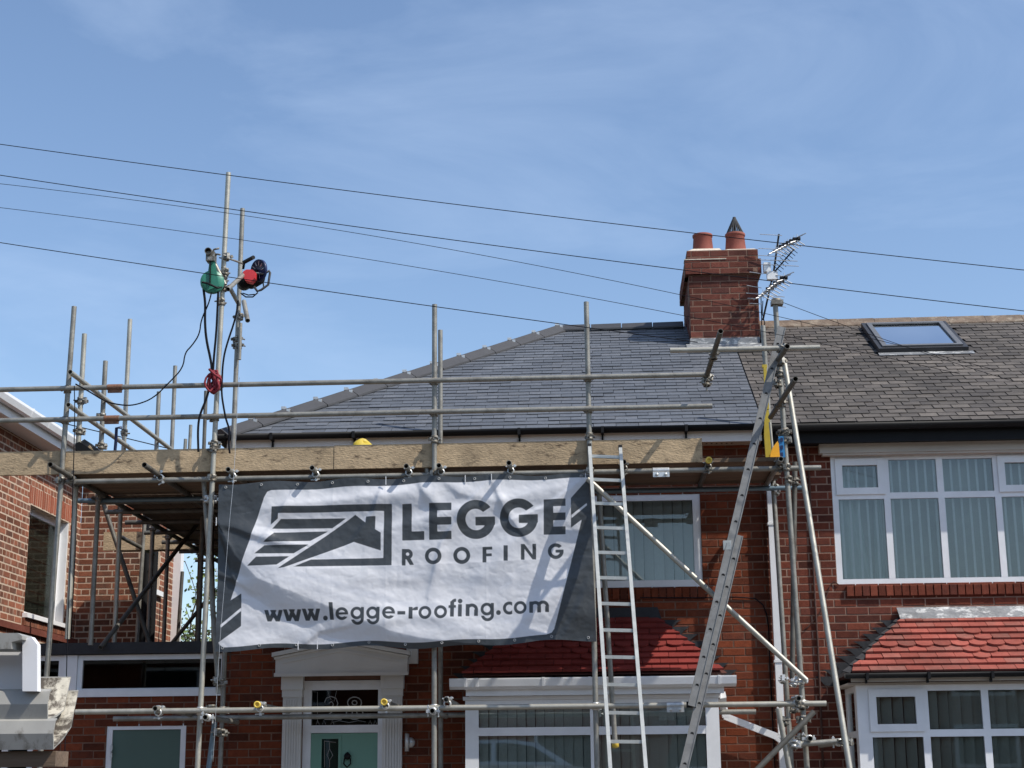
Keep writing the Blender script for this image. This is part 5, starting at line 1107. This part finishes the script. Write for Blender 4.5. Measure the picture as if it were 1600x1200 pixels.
fold([(480, 880), (560, 900), (640, 905), (720, 890)], 22, .012, .5); fold([(560, 985), (640, 960), (720, 965)], 18, .012, .5)
D += .012 * np.exp(-((AX - 680) / 14) ** 2) * (.5 + .5 * np.cos((AY - 760) / 90)) + .016 * np.exp(-((AX - 640) / 60) ** 2) * np.exp(-((AY - 775) / 14) ** 2)
for p_ in ([(600, 754), (585, 800), (540, 860)], [(768, 748), (790, 800), (830, 850)], [(466, 1010), (500, 985), (560, 975)], [(768, 748), (730, 790), (690, 850), (670, 930)], [(915, 747), (860, 790), (760, 830)], [(466, 756), (440, 800), (400, 860)]): fold(p_, 11, .017, .4)
dc = AY - (885 - .045 * (AX - 600)); D += .0025 * np.where(dc > 0, np.exp(-np.abs(dc) / 6), np.exp(-np.abs(dc) / 2.5)) * (AX > 480)
for xv in (520, 603, 760): D += .0012 * np.exp(-np.abs(AX - xv) / 2)
D += .012 * np.sin(uu * 21) * np.clip(1 - vv * 7, 0, 1) + .014 * np.sin(uu * 15 + 1) * np.clip((vv - .9) * 10, 0, 1)
sag = 5 * np.exp(-((AX - 700) / 90) ** 2) * vv ** 6 - 3.0 * np.sin(uu * math.pi) * (1 - vv) ** 6 + 2.4 * np.sin(uu * 26 + .6) * vv ** 10 + 1.8 * np.sin(uu * 31) * (1 - vv) ** 12
BY = F - .062
yb = BY - np.maximum(D, -.025)
# positions on plane BY then pushed out by the folds
px_, py_ = AX, AY + sag
dx = _r.x * (px_ - 800) / FPX - _u.x * (py_ - 600) / FPX + _f.x; dy = _r.y * (px_ - 800) / FPX - _u.y * (py_ - 600) / FPX + _f.y; dz_ = _r.z * (px_ - 800) / FPX - _u.z * (py_ - 600) / FPX + _f.z
tt = (BY - CAM.y) / dy
VX, VZ = CAM.x + dx * tt, CAM.z + dz_ * tt
verts = np.stack([VX, yb, VZ], -1).reshape(-1, 3)
idx = np.arange(NX_ * NY_).reshape(NY_, NX_); fc = np.stack([idx[:-1, :-1], idx[1:, :-1], idx[1:, 1:], idx[:-1, 1:]], -1).reshape(-1, 4)
me = bpy.data.meshes.new("banner"); me.vertices.add(len(verts)); me.vertices.foreach_set("co", verts.ravel()); me.loops.add(fc.size); me.loops.foreach_set("vertex_index", fc.ravel().astype(np.int32))
me.polygons.add(len(fc)); me.polygons.foreach_set("loop_start", np.arange(0, fc.size, 4, dtype=np.int32)); me.polygons.foreach_set("loop_total", np.full(len(fc), 4, dtype=np.int32)); me.update(calc_edges=True)
me.polygons.foreach_set("use_smooth", np.ones(len(fc), bool)); at_ = me.attributes.new("ink", 'FLOAT', 'POINT'); at_.data.foreach_set("value", INK.ravel().astype(np.float32))
bm_ = bpy.data.materials.new("printed_mesh_banner"); bm_.use_nodes = True; nt = bm_.node_tree; N = nt.nodes; N.clear()
o_ = N.new("ShaderNodeOutputMaterial"); a_ = N.new("ShaderNodeAttribute"); a_.attribute_name = "ink"; mr = N.new("ShaderNodeMapRange"); mr.inputs[1].default_value = -.45; mr.inputs[2].default_value = .45
mx = N.new("ShaderNodeMix"); mx.data_type = 'RGBA'; mx.inputs[6].default_value = (.060, .067, .072, 1); mx.inputs[7].default_value = (.80, .80, .82, 1)
df = N.new("ShaderNodeBsdfDiffuse"); tl = N.new("ShaderNodeBsdfTranslucent"); ms_ = N.new("ShaderNodeMixShader"); ms_.inputs[0].default_value = .2
gls = N.new("ShaderNodeBsdfGlossy"); gls.inputs['Roughness'].default_value = .45; ms2 = N.new("ShaderNodeMixShader"); ms2.inputs[0].default_value = .05
for a, c in ((a_.outputs['Fac'], mr.inputs[0]), (mr.outputs[0], mx.inputs[0]), (mx.outputs[2], df.inputs[0]), (mx.outputs[2], tl.inputs[0]), (df.outputs[0], ms_.inputs[1]), (tl.outputs[0], ms_.inputs[2]), (ms_.outputs[0], ms2.inputs[1]), (gls.outputs[0], ms2.inputs[2]), (ms2.outputs[0], o_.inputs[0])): nt.links.new(a, c)
me.materials.append(bm_)
ban = bpy.data.objects.new("banner", me); COL.objects.link(ban); tag(ban, "grey and white roofing company banner tied across the front of the scaffold", "banner")
for px, py in ((338, 816), (338, 895), (727, 750), (768, 748), (603, 752), (466, 1010), (496, 1009), (915, 747)):
    k = MB(); p = at(px, py, BY - .03); k.bar(p - Vector((0, 0, .03)), p + Vector((0, -.005, .045)), .006, .006); k.build("cable_tie", M['white'], ban)
for i in range(11):
    for vy in (.018, .982):
        j = int(vy * (NY_ - 1)); ii = int((.02 + .096 * i) * (NX_ - 1)); p = Vector((VX[j, ii], yb[j, ii] - .003, VZ[j, ii])); k = MB()
        k.lathe(p, [(.006, 0), (.008, .004), (.013, .004), (.014, 0)], 10, (0, -1, 0)); k.build("eyelet", M['came'], ban)

# ================================================================== LADDERS
lad = thing("ladder", at(955, 1190, -2.8), "single aluminium ladder standing upright against the toe board, right of the banner", "ladder", "aluminium ladders")
TLp, BLp = at(921, 697, -1.60), at(953.5, 1200, -2.75); TRp, BRp = at(969, 699, -1.60), at(1009, 1200, -2.75)
ext_ = lambda a, c: a + (c - a) * (a.z / (a.z - c.z))
BL0, BR0 = ext_(TLp, BLp), ext_(TRp, BRp)
across = (TRp - TLp).normalized()
for a, c in ((TLp, BL0), (TRp, BR0)):
    k = MB(); k.bar(a, c, .030, .062, side=across); so_ = k.build("stile", M['alu'], lad)
    k = MB(); d_ = (c - a).normalized(); k.bar(a - d_ * .008, a + d_ * .02, .034, .066, side=across); k.build("stile_cap", M['black'], so_)
L_ = (BL0 - TLp).length; nr_ = int((L_ - .12) / .25)
for i in range(nr_ + 1):
    t_ = (.11 + i * .25) / L_; k = MB(); k.bar(TLp.lerp(BL0, t_) + across * .012, TRp.lerp(BR0, t_) - across * .012, .028, .028); k.build("rung", M['alu'], lad)
ex = thing("ladder", at(1060, 1200, -2.3), "scuffed two-part extension ladder seen edge-on, leaning up to the right", "ladder", "aluminium ladders")
def edge_ladder(pxa, pxb, ya, yb, top_ext, bot_ext, m, k0, k1):
    A, B = at(*pxa, ya), at(*pxb, yb); d = (B - A).normalized(); n_ = round((B - A).length / .25); step = (B - A) / n_
    a0 = A - d * top_ext; b0 = B + d * bot_ext
    back = Vector((.02, .36, 0))
    sd = d.cross(Vector((0, 1, 0))).normalized()
    for off in (Vector((0, 0, 0)), back):
        k = MB(); k.bar(a0 + off, b0 + off, .070, .024, side=sd)
        for e in (1, -1): k.bar(a0 + off + sd * e * .0325 + Vector((0, -.002, 0)), b0 + off + sd * e * .0325 + Vector((0, -.002, 0)), .007, .034, side=sd)
        st = k.build("stile", m, ex)
    i = -int(top_ext / .25)
    j1 = n_ + int(bot_ext / .25)
    while i <= j1:
        p = A + step * i; k = MB(); k.tube(p + Vector((0, -.0145, 0)), p + back, .0175, 12, hollow=True, depth=.3); k.lathe(p + Vector((0, -.0125, 0)), [(.001, 0), (.0145, 0)], 12, (0, -1, 0), mi=1); k.build("rung", [m, M['dark']], ex); i += 1  # dark disc in each rung end paints the shade of the hollow bore
edge_ladder((1206, 577), (1089, 1071), -1.85, -2.15, .42, .18, M['aluD'], 0, 0)
edge_ladder((1146, 874), (1070, 1194), -1.99, -2.20, .22, 1.72, M['aluD'], 0, 0)
k = MB(); p = at(1139, 852, -2.02); k.box(tuple(p + Vector((-.05, -.02, -.04))), tuple(p + Vector((.02, .02, .04)))); p = at(1146, 872, -2.0); k.build("guide_bracket", M['alu'], ex)
k = MB(); p = at(1081, 1100, -2.12); k.box(tuple(p + Vector((-.045, -.03, -.03))), tuple(p + Vector((.05, .03, .02)))); k.build("ladder_hook", M['black'], ex)

# ================================================================== HOIST GEAR ON THE MASTS
HY = -1.68
pul = thing("hoist_pulley", at(331, 440, HY), "green pulley wheel hanging from the taller scaffold mast", "pulley")
c0 = at(331, 440, HY); k = MB(); k.lathe(c0 + Vector((0, .02, 0)), [(.05, -.03), (.105, -.03), (.112, -.02), (.112, .02), (.105, .03), (.05, .03), (.001, .032)], 26, (.25, -1, 0)); k.lathe(c0 + Vector((0, .02, 0)), [(.001, -.031), (.05, -.03)], 26, (.25, -1, 0)); k.build("wheel_guard", M['hgreen'], pul)
k = MB(); k.prism([c0 + Vector((-.055, -.02, -.10)), c0 + Vector((.075, -.02, -.05)), c0 + Vector((.02, -.02, .22)), c0 + Vector((-.02, -.02, .24))], (0, .012, 0)); k.build("side_plate", M['hgreen'], pul)
k = MB(); k.path([at(316, 441, HY - .05), at(325, 443, HY - .08), at(340, 450, HY - .08), at(346, 449, HY - .04)], .010, 6); k.bar(c0 + Vector((-.008, -.035, -.05)), c0 + Vector((-.012, -.035, .22)), .016, .01); k.build("strap", M['black'], pul)
k = MB(); p = at(331, 400, HY); k.box(tuple(p + Vector((-.045, -.05, -.06))), tuple(p + Vector((.035, .05, .03)))); k.tube(at(325, 392, HY - .08), at(331, 398, HY + .12), .034, 12, hollow=True); k.path([at(332, 398, HY), at(334, 390, HY - .02), at(342, 388, HY - .04)], .010); k.path([at(333, 402, HY), at(339, 397, HY - .02), at(344, 398, HY - .04)], .009); k.path([at(330, 404, HY), at(327, 408, HY), at(329, 416, HY)], .012); k.build("hook_clamp", M['coupler'], pul)
win = thing("hoist_winch", at(392, 432, -1.0), "red and navy hoist winch fixed to the shorter scaffold mast", "hoist")
c1 = at(389, 431, -1.05); k = MB(); pts = [(380, 424), (385, 421), (394, 421), (399, 425), (398, 434), (392, 440), (383, 438), (380, 432)]
k.prism([at(a, c, -1.12) for a, c in pts], (0, .10, 0)); k.build("motor_cover", M['red'], win)
k = MB(); k.lathe(at(396, 437, -.92), [(.001, -.08), (.075, -.08), (.08, -.06), (.08, .10), (.001, .10)], 18, (.6, -.8, 0)); k.lathe(at(382, 441, -.9), [(.001, -.06), (.07, -.06), (.07, .08), (.001, .08)], 16, (.3, -.9, 0)); k.build("motor_drum", M['black'], win)
cb = at(405, 423, -1.0); k = MB(); ax = Vector((-.62, -.75, -.1)); k.lathe(cb, [(.001, -.012), (.10, -.02), (.112, -.012), (.112, .02), (.10, .01), (.001, .005)], 26, ax); k.build("cable_disc", M['navy'], win)
k = MB(); axn = ax.normalized(); a1 = axn.orthogonal().normalized(); a2 = axn.cross(a1)
for i in range(10):
    w = 2 * math.pi * i / 10; dv = a1 * math.cos(w) + a2 * math.sin(w); k.tube(cb + axn * .015 + dv * .05, cb + axn * .022 + dv * .09, .004, 5)
k.build("spoke", M['antenna'], win)
k = MB(); k.path([at(a, c, -1.05) for a, c in ((400, 427), (412, 428), (421, 423), (422, 426), (419, 445), (408, 453), (402, 455), (397, 448))], .012, 8); k.path([at(a, c, -.9) for a, c in ((411, 440), (412, 449), (404, 455))], .008, 6); k.build("guard_frame", M['ridge'], win)
k = MB(); k.tube(at(381, 410, -1.0), at(396, 402, -1.15), .02, 10); k.tube(at(382, 408, -1.0), at(380, 420, -.95), .012, 8); k.build("grip", M['black'], win)
k = MB(); k.path([at(a, c, -.8) for a, c in ((376, 458), (384, 464), (395, 464), (403, 457))], .007); k.path([at(a, c, -.85) for a, c in ((379, 458), (388, 461), (398, 460))], .006); k.build("cable_loop", M['wire'], win)
def rope(name, pts, r, m, lab, y=HY, cat="rope", grp="ropes and cables on the hoist mast"):
    P_ = [at(a, c, y) for a, c in pts]
    # smooth
    for _ in range(2):
        Q = [P_[0]]
        for i in range(len(P_) - 1): Q += [P_[i].lerp(P_[i + 1], .25), P_[i].lerp(P_[i + 1], .75)]
        P_ = Q + [P_[-1]]
    k_ = MB(); k_.path(P_, r, 6); return k_.build(name, m, label=lab, cat=cat, group=grp)
rope("rope", [(318, 452), (321, 475), (320, 500), (322, 530), (330, 565), (331, 580)], .013, M['wire'], "dark rope falling from the left side of the green pulley to the red coil")
rope("rope", [(341, 456), (340, 480), (338, 520), (334, 560), (333, 580)], .012, M['wire'], "dark rope falling from the right side of the green pulley beside the mast")
rope("cable", [(331, 455), (326, 475), (314, 500), (312, 522), (300, 540), (289, 551), (286, 575), (265, 597), (240, 622), (215, 632), (195, 634), (165, 628), (140, 612), (118, 600)], .007, M['wire'], "thin black cable looping from the pulley across to the left guard rail", cat="cable")
rope("rope", [(327, 607), (322, 625), (312, 648), (309, 670), (310, 706)], .012, M['wire'], "rope end trailing below the red coil to the toe board, left of the mast")
rope("rope", [(372, 470), (369, 495), (352, 545), (348, 570), (347, 592), (346, 615), (350, 640), (353, 655), (359, 672), (357, 690), (359, 708)], .010, M['wire'], "rope wandering down between the two hoist masts")
k = MB(); cR = at(333, 597, HY + .03)
for i in range(9):
    a = i * .7; pts = []
    for j in range(17):
        w = 2 * math.pi * j / 16; pts.append(cR + Vector((.036 * math.cos(w) * (1 + .45 * math.sin(i * 1.9)) + .016 * math.sin(i * 2.1) + .012 * math.sin(3 * w + i), .026 * math.sin(i * 1.3) + .02 * math.cos(w + a), .078 * math.sin(w) * (1 + .3 * math.cos(i * 1.7)) + .024 * math.sin(i * 3.1) + .01 * math.cos(2 * w + i))))
    k.path(pts, .011, 5)
k.path([at(327, 577, HY), at(335, 585, HY - .04), at(346, 592, HY), at(345, 600, HY)], .012, 6)
k.build("rope_coil", M['redrope'], label="bundle of red rope tied where the tall mast crosses the top guard rail", cat="rope", group="ropes and cables on the hoist mast")
rope("cord", [(116, 603), (117, 640), (116, 690), (114, 760), (111, 850), (107, 950), (104, 1040), (101, 1200)], .005, M['wire'], "thin blue-black cord hanging plumb at the left corner standard", F - .1, "cord", "plumb cords")
rope("cord", [(374, 590), (370, 650), (366, 740), (358, 820), (352, 900), (345, 980), (340, 1060), (333, 1190)], .0022, M['antenna'], "thin pale cord hanging in front of the banner's left edge", BY - .09, "cord", "plumb cords")

# ================================================================== THINGS ON THE DECK
t = thing("tool_case", at(140, 705, -1.2), "dark open tool case lying on the left corner of the platform", "tool case")
k = MB(); k.prism([at(a, c, -1.3) for a, c in ((118, 707), (117, 693), (124, 690), (150, 707))], (0, .2, .0)); k.build("case_body", M['black'], t)
k = MB(); k.prism([at(a, c, -1.15) for a, c in ((124, 691), (132, 686), (160, 707), (150, 709))], (0, .25, .0)); k.build("case_lid", M['ridge'], t)
k = MB(); k.bar(at(139, 697, -1.17), at(148, 708, -1.17), .02, .012); k.build("lid_strip", M['wood'], t)
k = MB(); k.path([at(a, c, -.9) for a, c in ((179, 712), (181, 690), (182, 669), (190, 668))], .016, 8); k.build("handle_tube", M['navy'], label="navy tube handle sticking up behind the left toe board", cat="handle")
k = MB(); vs = []
cc = at(567, 700, -.95)
for j in range(7):
    for i in range(17):
        a = 2 * math.pi * i / 16; w = j / 6 * math.pi / 2; rr = math.cos(w) * (1 + .12 * math.sin(3 * a + j)); vs.append(cc + Vector((.125 * rr * math.cos(a), .09 * rr * math.sin(a), -.06 + .13 * math.sin(w) * (1 + .2 * math.sin(2 * a)))))
k.add(vs, [(j * 17 + i, j * 17 + i + 1, (j + 1) * 17 + i + 1, (j + 1) * 17 + i) for j in range(6) for i in range(16)], True); k.build("plastic_bag", M['yellow'], label="crumpled yellow plastic sack peeping over the toe board", cat="sack")
t = thing("ladder_gate", at(1203, 715, -.9), "yellow upright safety gate behind the top of the extension ladder", "gate")
k = MB(); k.prism([at(a, c, -.9) for a, c in ((1195, 640), (1201, 640), (1206, 690), (1204, 722), (1197, 722), (1194, 680))], (0, .03, 0)); k.build("gate_panel", M['yellow'], t)
k = MB(); k.bar(at(1195, 574, -.88), at(1199, 640, -.88), .045, .03); k.box(tuple(at(1191, 574, -.9)), tuple(at(1198, 571, -.86))); k.build("gate_post", M['yellow'], t)
k = MB(); k.tube(at(1203, 660, -.95), at(1209, 722, -.95), .012, 8); k.build("gate_bar", M['steelB'], t)
k = MB(); pts = [(1203, 720), (1204, 708), (1208, 698), (1214, 690), (1219, 687), (1221, 696), (1221, 720)]; k.prism([at(a, c, -1.15) for a, c in pts], (0, .12, 0)); k.build("guard_sheet", M['orange'], label="bright orange-yellow plastic sheet beside the right end standard", cat="plastic sheet")
t = thing("spirit_level", at(1222, 700, -1.35), "short blue level hung on the right end standard above the platform", "level")
k = MB(); k.bar(at(1220, 682, -1.55), at(1223, 715, -1.55), .045, .025, side=(1, 0, 0)); k.build("level_body", M['blue'], t)
k = MB()
for py in (687, 699, 710): p = at(1221.3, py, -1.566); k.box(tuple(p - Vector((.012, .004, .018))), tuple(p + Vector((.012, 0, .018))))
k.build("level_window", M['navy'], t)

# ================================================================== WIRES
def wire(pts, lab, y0_=-2.6, y1_=-2.6, r=.0038):
    P_ = []; n_ = 40; xs = [p[0] for p in pts]; ys = [p[1] for p in pts]
    co = np.polyfit(xs, ys, min(2, len(xs) - 1))
    for i in range(n_ + 1):
        x = xs[0] + (xs[-1] - xs[0]) * i / n_; P_.append(at(x, np.polyval(co, x), y0_ + (y1_ - y0_) * i / n_))
    k_ = MB(); k_.path(P_, r, 5); k_.build("overhead_wire", M['wire'], label=lab, cat="wire", group="overhead telephone wires")
wire([(-150, 205), (0, 224.5), (270, 262), (1000, 355), (1600, 421.5), (1800, 443)], "topmost overhead wire crossing just below the tall mast tip and the chimney pots")
wire([(-150, 252), (0, 272), (270, 314), (1000, 413.6), (1600, 486), (1800, 508)], "second overhead wire from the top, passing the chimney corbel", r=.0038)
wire([(-150, 267), (0, 287), (270, 330), (1000, 440.6), (1320, 517), (1560, 583)], "third overhead wire, close under the second at left and crossing the skylight at right", r=.0026)
wire([(-150, 304), (0, 323), (270, 368), (1000, 475.5), (1300, 535), (1500, 590)], "fourth overhead wire, crossing the lower chimney shaft", r=.0026)
wire([(-150, 357), (0, 377), (270, 420), (640, 475), (920, 511), (1090, 535)], "lowest long overhead wire, meeting the new slate roof near the ridge")
wire([(1217, 472), (1310, 500), (1400, 540), (1500, 570), (1600, 600)], "short wire sloping from the right mast top across the old slates", F, 1.0, .003)
wire([(-20, 634), (55, 650), (110, 664), (200, 686), (310, 712)], "thin wire behind the left guard rails above the white gutter", 5.0, 5.0, .007)

# ================================================================== FOREGROUND GUTTERS
GY = -13.55
def run_gutter(pr, x_end, lab, m_out, y_front):
    pass
fg = thing("gutter_stack", at(60, 1150, GY), "two nested offcuts of grubby white gutter close to the camera, bottom left", "gutter")
def near_gutter(name, p_front_top, p_front_bot, p_back_bot, p_back_top, yF, dep):
    A, B = at(*p_front_top, yF), at(*p_front_bot, yF); C_, D_ = at(*p_back_bot, yF + dep * .75), at(*p_back_top, yF + dep)
    mid = A.lerp(B, .45) + Vector((0, -.006, 0))
    prof = [A + Vector((0, .008, .004)), A, mid, B, B.lerp(C_, .5) + Vector((0, .002, -.003)), C_, D_]
    xe = A.x; th = .0035
    prof = [Vector((xe, p.y, p.z)) for p in prof]
    cen = sum(prof, Vector()) / len(prof)
    inner = [p + (cen - p).normalized() * th for p in prof]
    ang_ = Vector((-1.6, -.02, .004))
    k_ = MB(); n_ = len(prof)
    k_.add(prof + [p + ang_ for p in prof], [(i, i + 1, n_ + i + 1, n_ + i) for i in range(n_ - 1)], False, 0)
    k_.add(inner + [p + ang_ for p in inner], [(i, n_ + i, n_ + i + 1, i + 1) for i in range(n_ - 1)], True, 1)
    k_.add(prof + inner, [(i, n_ + i, n_ + i + 1, i + 1) for i in range(n_ - 1)], False, 0)
    k_.build(name, [M['gutter'], M['gutterIn']], fg)
near_gutter("gutter_length", (86, 1126), (96, 1171), (121, 1136), (126, 1078), GY, .105)
near_gutter("gutter_length", (77, 1080), (82, 1125), (110, 1110), (114, 1057), GY + .006, .10)
k = MB(); q = [at(a, c, GY - .01) for a, c in ((35, 998), (49, 995), (58, 1007), (58, 1080), (35, 1080))]; k.prism(q, (-.0, .016, 0)); k.prism([at(a, c, GY + .04) for a, c in ((-200, 1006), (36, 1006), (36, 1082), (-200, 1082))], (0, .006, 0)); k.prism([at(a, c, GY + .004) for a, c in ((35.5, 996), (38, 996), (38, 1080), (35.5, 1080))], (0, .04, 0)); k.build("trim_board", M['white2'], fg)
k = MB(); q = [at(a, c, GY - .03) for a, c in ((-200, 990), (28, 989), (34, 993), (34, 999), (18, 1003), (18, 1014), (-200, 1014))]; k.prism(q, (0, .06, .0)); k.build("top_channel", M['gutter'], fg)
k = MB(); k.box((at(97, 1172, GY).x - 1.65, GY + .01, at(97, 1176, GY).z - .02), (at(84, 1172, GY).x, GY + .07, at(97, 1173, GY).z)); k.build("support_batten", M['woodD'], fg)

# ================================================================== TREE BEYOND THE PASSAGE
tr = thing("tree", (-6.9, 17, 0), "thin-leaved garden tree seen through the passage beyond the scaffold", "tree")
R = random.Random(5); tk = MB(); lf_pts = []
def limb(p, d, L, r, lev):
    n_ = 4; pts = [p]
    for i in range(n_):
        d = (d + Vector((R.uniform(-.25, .25), R.uniform(-.25, .25), R.uniform(-.10, .16)))).normalized(); p = p + d * L / n_; pts.append(p)
    tk.path(pts, r, 5)
    if lev < 4:
        for i in range(4 if lev else 7):
            s_ = pts[R.randint(1, n_)]; nd = (d * .45 + Vector((R.uniform(-1, 1), R.uniform(-1, 1), R.uniform(-.35, .6)))).normalized(); limb(s_, nd, L * R.uniform(.5, .72), r * .5, lev + 1)
    if lev >= 3:
        for q_ in pts: lf_pts.append(q_)
limb(Vector((-6.9, 17, 0)), Vector((.05, 0, 1)), 4.6, .13, 0)
for z in (2.6, 3.2, 3.8): limb(Vector((-6.9, 17, z)), Vector((R.uniform(.3, 1), R.uniform(-.5, .2), .25)), 3.0, .06, 1)
tk.build("trunk", M['bark'], tr)
lv = MB()
for p in lf_pts:
    for _ in range(3):
        c_ = p + Vector((R.gauss(0, .13), R.gauss(0, .13), R.gauss(0, .12))); a = Vector((R.uniform(-1, 1), R.uniform(-1, 1), R.uniform(-1, 1))).normalized() * R.uniform(.03, .06); b_ = a.orthogonal() * .6
        lv.add([c_ - a, c_ + b_, c_ + a, c_ - b_], [(0, 1, 2, 3)])
lv.build("crown", M['leaf_m'], tr, kind='stuff')
